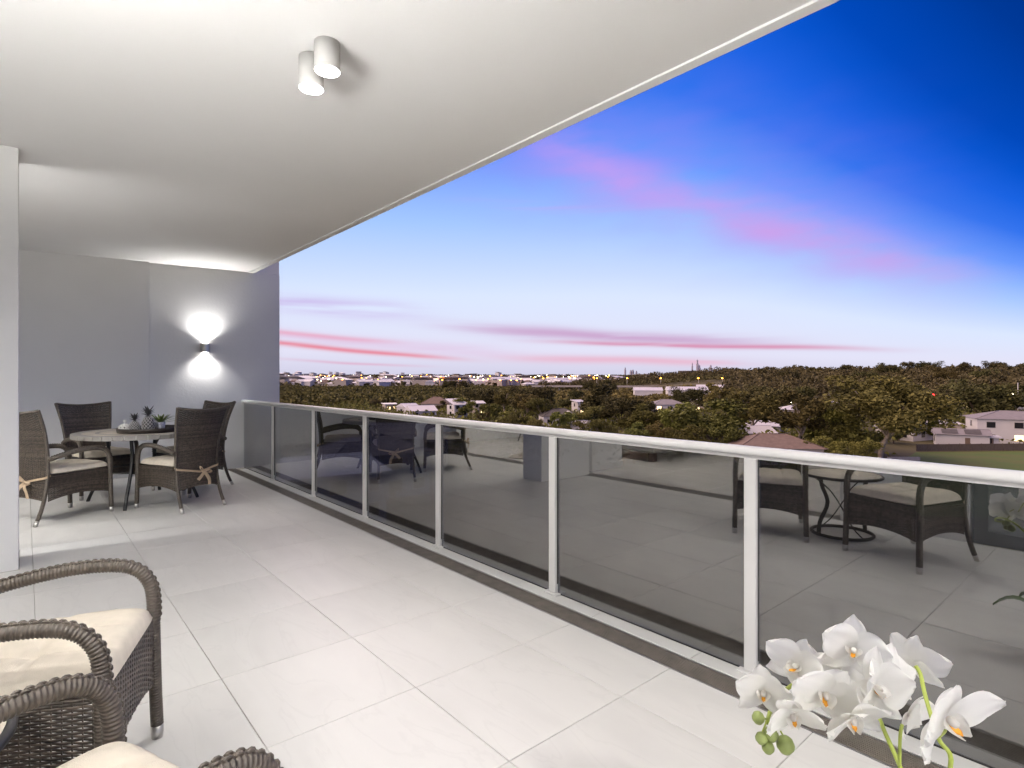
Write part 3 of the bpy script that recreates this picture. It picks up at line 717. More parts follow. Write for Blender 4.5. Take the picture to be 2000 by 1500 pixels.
for (px, py, r) in ((1481, 1402, 12), (1506, 1434, 14), (1487, 1442, 11.5), (1500, 1460, 12), (1534, 1455, 17)):
    p = at3(px, py, 1.14); rr_ = r*1.14/FPX
    b = MB().lathe([(0, -rr_), (rr_*.55, -rr_*.85), (rr_*.95, -rr_*.3), (rr_, .1*rr_), (rr_*.75, rr_*.7), (rr_*.3, rr_*1.02), (0, rr_*1.1)], 16).build('bud', BUD, orc, p-O0)
    q = at3(1504+(px-1504)*.3, 1405, 1.17); stem([q, (p+q)/2+Vector((0, 0, .004)), p+Vector((0, 0, rr_*.7))], .0017)

# ------------------------------------------------------------------ furniture of the room, seen in the glass
sof = empty('sofa', (-3.45, 5.62, 0)); tag(sof, 'light grey upholstered sofa on dark block feet inside the apartment', 'sofa')
SF = mat('grey_upholstery', (.38, .36, .34), .9, var=.05, vscale=20, bump=.2, bscale=300)
MB().box((-1.05, -.45, .13), (1.05, .45, .42), .03).build('base', SF, sof)
MB().box((-1.05, .22, .421), (1.05, .45, .82), .04).build('backrest', SF, sof)
for x0 in (-1.05, .87): MB().box((x0, -.45, .421), (x0+.18, .219, .62), .03).build('armrest', SF, sof)
for x0 in (-.86, .01): MB().box((x0, -.44, .423), (x0+.85, .215, .55), .04).build('seat_cushion', SF, sof)
FTM = mat('dark_foot', (.06, .03, .025), .4)
for x0 in (-.99, .89):
    for y0 in (-.41, .31): MB().box((x0, y0, 0), (x0+.1, y0+.1, .129), .004).build('foot', FTM, sof)
TIM = mat('brown_timber', (.20, .10, .055), .5, var=.35, vscale=3, stretch=(1, 1, 9))
con = empty('timber_sideboard', (-4.6, 7.9, 0)); tag(con, 'brown timber sideboard of wide boards inside the apartment', 'sideboard')
MB().box((-.25, -.9, .06), (.22, .9, .85)).build('carcass', TIM, con)
for k in range(6): MB().box((.221, -.895+k*.3, .08), (.24, -.605+k*.3, .83), .004).build('board', TIM, con)
MB().box((-.27, -.95, .851), (.27, .95, .89), .005).build('top', TIM, con); MB().box((-.2, -.85, 0), (.18, .85, .059)).build('plinth', TIM, con)
ben = empty('timber_bench', (-3.0, 8.3, 0)); tag(ben, 'low timber log bench on thin black legs inside the apartment', 'bench')
MB().tube([(0, -.6, .30), (0, -.2, .30), (0, .3, .3), (0, .6, .30)], .07, 14, flat=(.7, 1.6)).build('seat', mat('honey_timber', (.36, .2, .1), .5, var=.3, vscale=6), ben)
for y0 in (-.45, .45):
    for s_ in (-1, 1): MB().tube([(s_*.06, y0, .26), (s_*.10, y0, .15), (s_*.17, y0, 0)], .011, 6).build('leg', DARKMETAL, ben)
rug = MB(); rp = [(1.0*math.cos(a)*(1+.22*math.sin(3*a+.5)+.1*math.sin(5*a)), .75*math.sin(a)*(1+.2*math.sin(2*a)+.15*math.cos(4*a))) for a in [2*math.pi*i/60 for i in range(60)]]
rug.prism(rp, 0, .008); rg = rug.build('hide_rug', mat('hide', (.33, .29, .25), .95, var=.2, vscale=5, bump=.3, bscale=200), None, (-2.35, 6.75, 0)); tag(rg, 'brown wavy edged hide rug on the pale room floor', 'rug')
stl = empty('bar_table', (-2.6, 6.6, .008)); tag(stl, 'tall round timber table with a dark post standing on the hide rug', 'table')
MB().lathe([(.28, 0), (.28, .02), (.04, .035), (0, .035)], 32).build('foot', DARKMETAL, stl); MB().lathe([(.035, .03), (.035, .98)], 16).build('post', FTM, stl); MB().lathe([(0, .98), (.38, .98), (.38, 1.02), (0, 1.02)], 40, smooth=False).build('tabletop', TIM, stl)

# ------------------------------------------------------------------ land below
GZ = -13.7
def sstep(a, b, x): t_ = np.clip((x-a)/(b-a), 0, 1); return t_*t_*(3-2*t_)
def zland(d, azd):                                # height of the land by distance and bearing (degrees right of the view's middle)
    lf = np.where(d < 900, 0, np.minimum((d-900)*(30/2100), 34))
    rg = 17.0*sstep(330, 860, d)+np.clip((d-1200)/2000, 0, 1)*10
    w = sstep(4, 22, azd)*(1-sstep(100, 140, azd))
    return GZ+lf*(1-w)+rg*w
def polar(d, azd): a = np.radians(azd+40.7); return d*np.sin(a), d*np.cos(a)
def bearing(px): return math.degrees(math.atan((px-1000)/FPX))
def site(px, depth):                              # ground point under a bearing, at a depth along the view
    x, y = at(px, depth); d = math.hypot(x, y); return x, y, float(zland(np.array(d), np.array(bearing(px))))
ds = [0, 15, 30, 60, 100, 160, 240, 330, 420, 520, 640, 760, 880, 1000, 1250, 1600, 2100, 2700, 3400, 5000, 8000, 14000]; na = 120
V_ = []; F_ = []
for i, d in enumerate(ds):
    for j in range(na):
        azd = -180+360*j/na; x, y = polar(d, azd); z = float(zland(np.array(float(d)), np.array(azd)))
        V_.append((x, y, z+(0 if d < 200 else .6*math.sin(x*.03)*math.sin(y*.04))))
for i in range(len(ds)-1):
    for j in range(na):
        k = (j+1) % na; F_.append((i*na+j, i*na+k, i*na+na+k, i*na+na+j))
ground = MB().add(V_, F_, True).build('ground', mat('scrubby_ground', (.12, .10, .045), .95, col2=(.075, .07, .03), vscale=.05, bump=.4, bscale=2)); tag(ground, kind='structure')
lawn = MB(); lp = [at(1725, 84), at(1750, 101), at(1790, 116.5), at(1980, 118), at(2170, 119.5), at(2400, 118), at(2300, 60), at(1800, 62)]
lawn.prism([(x, y) for x, y in lp][::-1], GZ-.2, GZ+.02); lw = lawn.build('lawn', mat('lawn', (.09, .15, .03), .95, col2=(.13, .14, .04), vscale=.25, bump=.5, bscale=8)); tag(lw, kind='structure')

def leafmat(name, c, c2):
    m = mat(name, c, .75, col2=c2, vscale=.3 if name[:3] in ('gum', 'bus', 'dar') else .045, island=.3, spec=.2); t_ = m.node_tree; b = t_.nodes['Principled BSDF']
    lk = b.inputs['Base Color'].links[0]; src = lk.from_socket; oi = t_.nodes.new('ShaderNodeObjectInfo'); hs = t_.nodes.new('ShaderNodeHueSaturation')
    mr = t_.nodes.new('ShaderNodeMapRange'); mr.inputs[3].default_value = .72; mr.inputs[4].default_value = 1.35; t_.links.new(oi.outputs['Random'], mr.inputs[0]); t_.links.new(mr.outputs[0], hs.inputs['Value'])
    m2 = t_.nodes.new('ShaderNodeMapRange'); m2.inputs[3].default_value = .485; m2.inputs[4].default_value = .53; mu = t_.nodes.new('ShaderNodeMath'); mu.operation = 'FRACT'; m3 = t_.nodes.new('ShaderNodeMath'); m3.operation = 'MULTIPLY'; m3.inputs[1].default_value = 7.31
    t_.links.new(oi.outputs['Random'], m3.inputs[0]); t_.links.new(m3.outputs[0], mu.inputs[0]); t_.links.new(mu.outputs[0], m2.inputs[0]); t_.links.new(m2.outputs[0], hs.inputs['Hue'])
    t_.links.new(src, hs.inputs['Color']); t_.links.new(hs.outputs[0], b.inputs['Base Color']); return m
LG = leafmat('gum_leaves', (0.161, 0.137, 0.044), (0.110, 0.099, 0.034)); LB = leafmat('bushy_leaves', (0.194, 0.190, 0.048), (0.130, 0.129, 0.037)); LD = leafmat('dark_leaves', (0.110, 0.096, 0.037), (0.077, 0.070, 0.029))
LM = leafmat('mangrove_leaves', (0.161, 0.137, 0.044), (0.106, 0.093, 0.034)); LF = leafmat('forest_leaves', (0.110, 0.093, 0.042), (0.071, 0.062, 0.029))
BARK = mat('pale_bark', (.40, .33, .26), .85, var=.3, vscale=2); BARKD = mat('dark_bark', (.16, .12, .09), .9, var=.3, vscale=2)
def tree_proto(H, spread, nl, lean, trunk_f, lm, bk, leaf, per, rs, squash=1.15):
    rg_ = random.Random(rs); mb = MB(); C = []; S = []; ends = []
    fk = H*trunk_f; tx, ty = lean*H*.12, rg_.uniform(-.4, .4)
    mb.tube(spline([(0, 0, -.3), (tx*.3, ty*.3, fk*.5), (tx, ty, fk)], 4), lambda i: H*.021*(1-.045*i), 7)
    for k in range(nl):
        a = 2*math.pi*k/nl+rg_.uniform(-.4, .4); r = spread*rg_.uniform(.35, 1); z = H*rg_.uniform(trunk_f+.06, .95)*(1-.12*(r/spread)**2)
        e_ = Vector((tx+r*math.cos(a), ty+r*math.sin(a), z)); s_ = Vector((tx, ty, fk*rg_.uniform(.75, 1)))
        mid = s_.lerp(e_, .5)+Vector((0, 0, H*.03))
        mb.tube(spline([s_, mid, e_], 4), lambda i: H*.010*(1-.09*i), 5); ends.append(e_)
        for q in range(3):
            f2 = mid.lerp(e_, rg_.uniform(.1, .9)); e2 = f2+Vector((rg_.uniform(-1, 1), rg_.uniform(-1, 1), rg_.uniform(.1, .8)))*spread*.45
            e2.z = min(e2.z, H*.97); mb.tube([f2, e2], [H*.005, H*.002], 4); ends.append(e2)
    P = []
    for e_ in ends:
        r = spread*rg_.uniform(.2, .36); n_ = int(per*rg_.uniform(.6, 1.4))
        dv = NR.normal(size=(n_, 3)); dv /= np.linalg.norm(dv, axis=1)[:, None]; dv *= (NR.uniform(0, 1, (n_, 1))**.45)*r; dv[:, 2] *= squash
        P.append(np.array(e_)+dv)
    P = np.concatenate(P); P[:, 2] = np.clip(P[:, 2], H*trunk_f*.6, H)
    return mb.mesh('trunk', bk), quads('crown', leaf_quads(P, NR.uniform(.6, 1.25, len(P))*leaf), lm)
protos = {
 'gum': [tree_proto(15, 5.2, 9, 1, .34, LG, BARK, .36, 170, 1), tree_proto(15, 4.4, 9, -1, .36, LG, BARK, .36, 170, 2), tree_proto(15, 5.6, 12, .5, .30, LG, BARK, .27, 280, 3)],
 'bushy': [tree_proto(10, 4.4, 10, .2, .16, LB, BARK, .32, 170, 4, 1.2), tree_proto(10, 4.0, 9, -.3, .18, LB, BARKD, .32, 170, 5, 1.2)],
 'broad': [tree_proto(14, 6.6, 11, .3, .26, LD, BARKD, .40, 170, 6), tree_proto(14, 5.4, 10, -.4, .3, LD, BARKD, .40, 170, 7)]}
hh0 = {'gum': 15, 'bushy': 10, 'broad': 14}
def tree(px, d, H, kind, var=0, label=None, group=None, name=None, wide=1.35):
    tm_, cm = protos[kind][var % len(protos[kind])]; s = H/hh0[kind]
    e = empty(name or {'gum': 'gum_tree', 'bushy': 'bushy_tree', 'broad': 'shade_tree'}[kind], site(px, d), random.uniform(0, 6.28)); e.scale = (s*wide, s*wide, s)
    if not label:
        if kind == 'broad': label, group = (('tall dark crown rising out of the wooded ridge', 'trees rising out of the ridge') if d > 400 and px > 1300 else ('dark crown standing out of the mangroves and river scrub', 'trees in the mangroves') if d > 400 else
            ('dark shade tree near the lit shops and signs', 'shade trees near the shops') if px > 1690 else ('dark shade tree between the gums and the boat sheds', 'shade trees before the boat sheds') if px > 1240 else ('dark shade tree among the houses by the mangroves', 'shade trees by the mangroves'))
        elif kind == 'bushy': label, group = (('bushy tree at the foot of the tall gum by the lawn', 'bushy trees by the lawn') if px > 1540 else ('low olive bush showing just over the handrail', 'low bushes under the rail') if d < 150 else ('small bushy tree among the houses by the mangroves', 'bushy trees by the mangroves'))
        else: label, group = (('pale trunked gum behind the near white roofs', 'gums behind the white roofs') if px > 1300 else ('slender gum with pale stems among the centre houses', 'gums among the centre houses'))
    tag(e, label or {'gum': 'pale trunked gum tree with airy olive crown below the balcony', 'bushy': 'dense bushy olive green tree below the balcony', 'broad': 'dark spreading shade tree among the houses below'}[kind],
        'tree', group or {'gum': 'gum trees below the balcony', 'bushy': 'bushy trees below the balcony', 'broad': 'shade trees among the houses'}[kind])
    link('trunk', tm_, e); link('crown', cm, e)
tree(1718, 108, 15.6, 'gum', 2, 'tall wide gum tree with a forked pale trunk standing at the lawn edge', 'gum trees below the balcony', wide=1.65)
tree(1556, 116, 13.4, 'gum', 1, 'gum tree with twin thin white stems beside the brown tiled roof', 'gum trees below the balcony')
tree(1462, 136, 14.2, 'gum', 0, 'gum tree with fanned white branches behind the bright green bushy tree', 'gum trees below the balcony')
tree(1385, 124, 10.6, 'bushy', 0, 'brightest green round bushy tree showing just above the handrail', 'bushy trees below the balcony', wide=1.75)
tree(1910, 172, 14.8, 'broad', 0, 'dark spreading tree on a bare leaning trunk behind the white shed', 'shade trees among the houses', wide=1.45)
tree(1180, 192, 14.3, 'broad', 1, 'dark tall tree in front of the bridge and its orange lamps', 'shade trees among the houses')
for i, (px, d, H, k) in enumerate([(1325, 142, 9.2, 'bushy'), (1612, 122, 8.6, 'bushy'), (1660, 116, 7.6, 'bushy'), (1640, 165, 12.5, 'broad'), (1770, 165, 12.5, 'broad'), (1830, 215, 10, 'broad'), (1500, 195, 13.2, 'broad'),
    (1425, 205, 14, 'gum'), (1985, 270, 13, 'broad'), (1868, 270, 12.5, 'broad'), (1700, 205, 13.5, 'gum'), (1590, 210, 13, 'broad'), (1216, 172, 10.5, 'broad'), (985, 232, 12, 'gum'), (950, 255, 10.8, 'broad'), (1022, 205, 11, 'gum'), (1046, 222, 12, 'broad'),
    (1062, 188, 9, 'gum'), (1252, 150, 8.6, 'bushy'), (1288, 168, 8.8, 'broad'), (1152, 152, 7.6, 'gum'), (1100, 148, 6.4, 'bushy'), (1010, 160, 7, 'gum'), (958, 192, 6.5, 'bushy'), (906, 226, 7.5, 'bushy'), (868, 262, 5.6, 'broad'),
    (1000, 148, 5.6, 'bushy'), (1050, 140, 5.8, 'gum'), (1122, 128, 5.6, 'bushy'), (1180, 122, 6.2, 'gum'), (1240, 118, 6.2, 'bushy'), (1300, 116, 6.4, 'gum'), (1345, 108, 6.6, 'bushy'), (1420, 108, 5.6, 'bushy'), (940, 176, 5.2, 'gum'),
    (700, 300, 5, 'bushy'), (735, 282, 5, 'broad'), (785, 262, 5, 'bushy'), (842, 286, 6, 'bushy'), (676, 330, 6, 'broad'), (815, 320, 6, 'broad'), (880, 330, 7, 'bushy'), (930, 330, 9, 'broad'),
    (1690, 98, 4.6, 'bushy'), (1620, 100, 5, 'bushy'), (1570, 102, 4, 'bushy'), (1800, 140, 6, 'bushy'), (1745, 132, 6, 'bushy'), (2060, 150, 12, 'gum'), (2140, 120, 13, 'gum'), (2200, 180, 14, 'broad'), (2050, 220, 12, 'broad'),
    (480, 260, 9, 'broad'), (400, 180, 9, 'gum'), (300, 150, 10, 'broad'), (1110, 250, 11, 'broad'), (1350, 240, 12, 'broad'), (1560, 260, 13, 'gum'), (1660, 280, 13, 'broad'), (1460, 270, 12, 'broad'), (1780, 300, 13, 'broad'), (1930, 330, 13, 'broad'), (1735, 560, 19, 'broad'), (1790, 600, 20, 'broad'), (1805, 640, 19, 'broad'), (1640, 620, 17, 'broad'), (1590, 660, 17, 'gum'), (1880, 560, 18, 'broad'), (1950, 600, 19, 'broad'), (1990, 520, 18, 'broad'), (1690, 480, 16, 'broad'), (1840, 460, 17, 'gum'), (1540, 560, 15, 'broad'), (1490, 600, 15, 'broad'), (1915, 420, 16, 'broad'), (1440, 480, 14, 'broad'), (1760, 420, 16, 'broad'), (1195, 560, 13, 'broad'), (1150, 620, 12, 'broad'), (900, 700, 14, 'broad'), (880, 720, 15, 'broad'), (910, 740, 13, 'broad')]):
    tree(px, d, H*random.uniform(.95, 1.04), k, i)

def canopy(name, az0, az1, d0, d1, spacing, hmin, hmax, per, size, m, label, cat, keep=None):
    area = math.radians(az1-az0)*(d1*d1-d0*d0)/2; n = int(area/spacing**2)
    a = NR.uniform(az0, az1, n); d = np.sqrt(NR.uniform(d0*d0, d1*d1, n))
    if keep is not None: k = keep(a, d); a, d = a[k], d[k]; n = len(a)
    x, y = polar(d, a); z = zland(d, a); H = NR.uniform(hmin, hmax, n)*(1+.28*np.sin(a*1.9+d*.011)*np.sin(a*.83+1+d*.02)); rr = spacing*NR.uniform(.5, .85, n)
    dv = NR.normal(size=(n, per, 3)); dv /= np.linalg.norm(dv, axis=2)[:, :, None]; dv[:, :, 2] = np.abs(dv[:, :, 2])*1.0-.25
    C = np.stack([x, y, z+H*.55], 1)[:, None, :]+dv*np.stack([rr, rr, H*.45], 1)[:, None, :]
    o = link(name, quads(name, leaf_quads(C.reshape(-1, 3), NR.uniform(.7, 1.3, n*per)*size), m)); tag(o, label, cat, kind='stuff')
# ------------------------------------------------------------------ houses
WALLS = {'white': mat('white_wall', (.70, .68, .68), .8, var=.04, vscale=.5), 'cream': mat('cream_wall', (.52, .46, .40), .8, var=.05, vscale=.5), 'grey': mat('grey_wall', (.38, .36, .37), .8, var=.05, vscale=.5), 'blue': mat('blue_wall', (.20, .28, .42), .7, var=.06, vscale=.5)}
ROOFS = {'metal': mat('pale_metal_roof', (.66, .65, .70), .45, var=.05, vscale=.4), 'brown': mat('brown_tile_roof', (.20, .145, .125), .85, var=.15, vscale=1.5, bump=.5, bscale=9), 'grey': mat('grey_roof', (.27, .25, .27), .7, var=.1, vscale=1.2), 'dark': mat('dark_roof', (.10, .09, .09), .7, var=.15, vscale=1.2)}
WIN = mat('dark_window', (.02, .022, .028), .1); LIT = emat('lit_window', (1, .72, .38), 1.6); DOOR = mat('house_door', (.2, .14, .1), .6); TRIM = mat('window_trim', (.6, .58, .56), .6)
def roof_mesh(w, d, z, rise, kind, ov=.5):
    X, Y = w/2+ov, d/2+ov; mb = MB()
    if kind == 'hip':
        r = max(.3, X-Y*.95); vs = [(-X, -Y, z), (X, -Y, z), (X, Y, z), (-X, Y, z), (-r, 0, z+rise), (r, 0, z+rise)]
        mb.add(vs, [(0, 1, 5, 4), (1, 2, 5), (2, 3, 4, 5), (3, 0, 4), (3, 2, 1, 0)])
        mb.tube([(-r, 0, z+rise), (r, 0, z+rise)], .12, 5)
        for i, j in ((0, 4), (3, 4), (1, 5), (2, 5)): mb.tube([vs[i], vs[j]], .1, 5)
    elif kind == 'gable':
        mb.add([(-X, -Y, z), (X, -Y, z), (X, 0, z+rise), (-X, 0, z+rise), (X, Y, z), (-X, Y, z)], [(0, 1, 2, 3), (3, 2, 4, 5), (1, 4, 2), (0, 3, 5), (0, 5, 4, 1)]); mb.tube([(-X, 0, z+rise), (X, 0, z+rise)], .1, 5)
    else:
        mb.add([(-X, -Y, z), (X, -Y, z), (X, Y, z+rise), (-X, Y, z+rise), (-X, -Y, z+.25), (X, -Y, z+.25), (X, Y, z+rise+.25), (-X, Y, z+rise+.25)], [(3, 2, 1, 0), (4, 5, 6, 7), (0, 1, 5, 4), (1, 2, 6, 5), (2, 3, 7, 6), (3, 0, 4, 7)])
    return mb
HOUSES = []
def house(px, d, w, dep, h, rot, roof, rc_, wc, label, lit=(), nwin=3, rise=1.9, gables=0, floors=1, name='house'):
    x, y, z = site(px, d); HOUSES.append((x, y, max(w, dep)*.5+2)); e = empty(name, (x, y, z), face((x, y))+R(rot)); tag(e, label, 'house' if name == 'house' else name.replace('_', ' '))
    wl = MB().box((-w/2, -dep/2, -.4), (w/2, dep/2, h)); wl.build('wall', WALLS[wc], e)
    ro = roof_mesh(w, dep, h+.01, rise, roof).build('roof', ROOFS[rc_], e)
    k = 0
    for fl in range(floors):
        zz = h/floors*fl+.9
        for i in range(nwin):
            wx = -w/2+w*(i+.5)/nwin; ww = min(1.6, w/nwin*.55)
            wo_ = MB().box((wx-ww/2-.08, -dep/2-.05, zz-.08), (wx+ww/2+.08, -dep/2-.001, zz+1.38)).build('window', TRIM, e)
            MB().box((wx-ww/2, -dep/2-.08, zz), (wx+ww/2, -dep/2-.052, zz+1.3)).build('pane', LIT if k in lit else WIN, wo_); k += 1
        for sgx in (-1, 1):
            wo_ = MB().box((min(sgx*w/2, sgx*(w/2+.05)), -.8, zz-.08), (max(sgx*w/2, sgx*(w/2+.05)), .8, zz+1.38)).build('window', TRIM, e)
            MB().box((min(sgx*(w/2+.052), sgx*(w/2+.08)), -.7, zz), (max(sgx*(w/2+.052), sgx*(w/2+.08)), .7, zz+1.3)).build('pane', WIN, wo_)
    if gables:
        q = gables; gm2 = MB(); gx = w*.2
        gm2.add([(gx-q, -dep/2-.7, h+.02), (gx+q, -dep/2-.7, h+.02), (gx, -dep/2-.7, h+rise*.7), (gx-q, 0, h+.02), (gx+q, 0, h+.02), (gx, 0, h+rise*.7)], [(0, 1, 2), (0, 2, 5, 3), (1, 4, 5, 2), (3, 5, 4)])
        gm2.build('gable', WALLS['white'], e)
    MB().box((w*.05, -dep/2-.06, 0), (w*.05+.9, -dep/2-.002, 2.05)).build('door', DOOR, e)
    return e
house(762, 268, 6, 6, 3.2, 15, 'flat', 'metal', 'cream', 'small flat roofed house with warmly lit windows by the mangroves', (0, 1), 2, .3)
house(797, 246, 7, 7, 3.0, 35, 'gable', 'metal', 'white', 'small white gabled house beside the lit flat roofed one', (), 2, 1.6)
house(822, 222, 10, 8, 2.8, 20, 'gable', 'metal', 'white', 'low house with lilac metal gable roof just above the handrail', (), 3, 2.0)
house(852, 272, 13, 10, 3.4, -10, 'hip', 'brown', 'cream', 'long house with brown hipped tile roof behind the white houses', (), 4, 3.2)
house(893, 226, 6, 6, 4.8, 30, 'skillion', 'metal', 'white', 'white two storey house under a tilted metal roof', (), 2, 2.2, 0, 2)
house(934, 240, 4.4, 6, 4.8, 10, 'skillion', 'metal', 'cream', 'narrow pale two storey house half hidden by trees', (1,), 2, .8, 0, 2)
house(1092, 186, 12, 9, 3.1, 12, 'hip', 'dark', 'white', 'white walled house with dark hipped roof and white gable', (), 3, 2.4, 2.4)
house(1140, 238, 8, 8, 5.5, 20, 'skillion', 'metal', 'white', 'tall white box shaped house among the centre trees', (0,), 2, .6, 0, 2)
house(1125, 150, 7, 7, 2.9, -20, 'gable', 'metal', 'white', 'small white roofed cottage low between the bushes', (), 2, 1.3)
house(1165, 205, 8, 8, 3.2, 0, 'hip', 'metal', 'white', 'pale metal hipped roof house beside the tall dark tree', (), 2, 1.6)
house(1265, 420, 20, 14, 6, 5, 'gable', 'metal', 'white', 'long lilac roofed boat shed below the bridge, tree side', (), 3, 2.2, name='boat_shed')
house(1345, 400, 30, 16, 6.4, 8, 'gable', 'metal', 'white', 'widest pale metal boat shed below the bridge', (), 4, 2.4, name='boat_shed')
house(1390, 440, 22, 14, 6, 0, 'gable', 'metal', 'grey', 'grey walled boat shed at the road end of the bridge', (), 3, 2.2, name='boat_shed')
house(1302, 215, 12, 9, 5.6, 15, 'hip', 'grey', 'white', 'white two storey house with balcony behind the round bushy tree', (3,), 3, 1.8, 0, 2)
house(1368, 262, 14, 10, 5.6, -12, 'hip', 'metal', 'cream', 'cream house with pale hipped roof in front of the sheds', (1,), 3, 1.8, 0, 2)
house(1508, 104, 14, 10, 2.9, 18, 'hip', 'brown', 'cream', 'near house with large mauve brown tiled hip roof', (), 3, 2.1)
house(1466, 128, 8, 7, 3.1, 25, 'gable', 'metal', 'white', 'small white roofed house left of the brown tiled one', (), 2, 1.4)
house(1492, 150, 10, 8, 3.0, -15, 'gable', 'metal', 'white', 'white gabled house behind the brown tiled roof', (), 2, 1.5)
house(1568, 178, 13, 9, 5.6, 10, 'hip', 'metal', 'cream', 'two storey house with lit ground floor rooms between the gums', (0, 1), 3, 1.4, 0, 2)
house(1605, 236, 12, 9, 5.6, -8, 'flat', 'metal', 'white', 'white flat roofed block behind the lit two storey house', (), 3, .2, 0, 2)
house(1765, 142, 9, 8, 3.0, -30, 'gable', 'metal', 'white', 'white roofed bungalow right of the tall wide gum', (), 2, 1.5)
house(1812, 158, 14, 9, 3.0, 6, 'hip', 'metal', 'cream', 'low house with broad white hipped roof behind the fence', (), 3, 1.3)
house(1757, 240, 22, 10, 4.5, 4, 'flat', 'grey', 'cream', 'long low shop block with lit windows behind the trees', (0, 2, 3), 5, .2)
house(1975, 134, 15, 11, 5.8, 14, 'hip', 'grey', 'white', 'large white two storey house with grey roof beyond the lawn fence', (1,), 3, 1.7, 0, 2)
house(1925, 126, 4, 3, 2.1, 10, 'flat', 'metal', 'white', 'small white carport between the shed and the big house', (), 1, .15)
house(720, 74, 13, 9, 5.6, 25, 'hip', 'grey', 'blue', 'slate blue weatherboard house seen through the tinted glass', (1, 4), 4, 2.0, 0, 2)
house(800, 96, 12, 9, 5.4, -10, 'gable', 'grey', 'grey', 'grey two storey house with white lit porch seen through the glass', (0, 3), 3, 2.2, 0, 2)
house(640, 60, 10, 8, 5.2, 15, 'skillion', 'metal', 'blue', 'blue house with tilted metal roof seen through the glass', (), 3, 1.0, 0, 2)
sh = house(1876, 128, 9.4, 6, 2.7, 6, 'gable', 'grey', 'white', 'long white shed with two dark skylight patches on its roof', (), 0, 1.1, name='shed')
for x0 in (-3.6, .5):
    MB().add([(x0, -3.0, 2.98), (x0+2.9, -3.0, 2.98), (x0+2.9, -.5, 3.72), (x0, -.5, 3.72)], [(0, 1, 2, 3)]).build('skylight', ROOFS['dark'], sh)

fe = empty('paling_fence', site(1890, 118)); tag(fe, 'weathered brown timber paling fence behind the lawn', 'fence')
FM = mat('weathered_timber', (.15, .115, .09), .9, var=.3, vscale=1.5, stretch=(9, 9, 1)); f0, f1 = Vector((*at(1790, 118), 0)), Vector((*at(2160, 121), 0)); dirf = (f1-f0).normalized(); Lf = (f1-f0).length; fo = fe.location
k = 0
while k*2.4 < Lf-2.4:
    p = f0+dirf*(k*2.4); mt = Matrix.Translation((p.x-fo.x, p.y-fo.y, 0)) @ Matrix.Rotation(math.atan2(dirf.y, dirf.x), 4, 'Z')
    MB().box((.04, -.02, .05), (2.34, .02, 1.45), 0, mt).build('panel', FM, fe); MB().box((-.05, -.06, -.3), (.03, .06, 1.55), 0, mt).build('post', FM, fe); k += 1
rw_ = MB()
for k in range(9):
    a, b = at(1735+k*7, 104), at(1735+k*7+6.3, 104); rw_.prism([(a[0], a[1]), (b[0], b[1]), (b[0]+.3, b[1]+.3), (a[0]+.3, a[1]+.3)], GZ, GZ+.7)
tag(rw_.build('garden_wall', WALLS['grey']), 'low pale block garden wall at the foot of the tall gum', 'wall')

canopy('mangrove_flat', -46, 4, 300, 930, 6.2, 3, 6, 20, 1.25, LM, 'wide flat of low olive mangroves stretching to the far town', 'mangroves')
canopy('wooded_ridge', 3, 62, 300, 930, 9.5, 7, 15, 34, 1.4, LF, 'dark wooded ridge along the horizon on the right', 'forest', lambda a, d: (d > 380+NR.uniform(-60, 60, len(a))) & ~((a < 21) & (d < 760)))
canopy('river_scrub', 3, 22, 270, 570, 7, 2, 4.5, 18, 1.3, LM, 'low scrub between the houses and the lamp lit bridge', 'scrub')
canopy('rise_scrub', 3, 23, 690, 940, 9, 4, 7, 20, 1.5, LF, 'dark scrub on the rise beyond the bridge', 'scrub')
canopy('far_tree_belt', -60, 24, 940, 3300, 50, 6, 10, 14, 5, LF, 'scattered dark trees through the far town', 'trees')
canopy('far_ridge_trees', 20, 65, 930, 1500, 20, 8, 16, 18, 4, LF, 'far tree line on top of the wooded ridge', 'trees')
HP = np.array(HOUSES); LC = np.array(at(1960, 90))
def free(a, d):
    x, y = polar(d, a); ok = np.ones(len(a), bool)
    for hx, hy, hr_ in HP: ok &= (x-hx)**2+(y-hy)**2 > hr_**2
    return ok & ~((a > 34) & (d < 165))
canopy('garden_shrubs', -40, 46, 95, 320, 5.2, 1.4, 4.2, 22, .55, LB, 'low garden shrubs and hedges between the houses', 'shrubs', free)

# ------------------------------------------------------------------ far town
def town_mesh(w, d, h, roof, rc_, wc):
    mb = MB().box((-w/2, -d/2, -2), (w/2, d/2, h)); nf = len(mb.f); r = roof_mesh(w, d, h+.02, w*.13, roof, .6); mb.add(r.v, r.f)
    me = mb.mesh('town_house', WALLS[wc]); me.materials.append(ROOFS[rc_]); me.polygons.foreach_set('material_index', [0]*nf+[1]*(len(mb.f)-nf)); return me
TV = [(town_mesh(13, 10, 4, 'hip', 'metal', 'white'), 'white house with pale hipped roof in the far town', 'pale roofed houses of the far town'), (town_mesh(15, 10, 5, 'hip', 'brown', 'cream'), 'cream house with brown roof in the far town', 'brown roofed houses of the far town'),
      (town_mesh(18, 11, 6, 'gable', 'metal', 'white'), 'white gabled house in the far town', 'gabled houses of the far town'), (town_mesh(24, 14, 8, 'flat', 'metal', 'cream'), 'cream flat roofed block in the far town', 'flat roofed blocks of the far town'), (town_mesh(26, 16, 17, 'flat', 'metal', 'white'), 'white apartment block on the far hill', 'apartment blocks on the far hill')]
rg2 = random.Random(5)
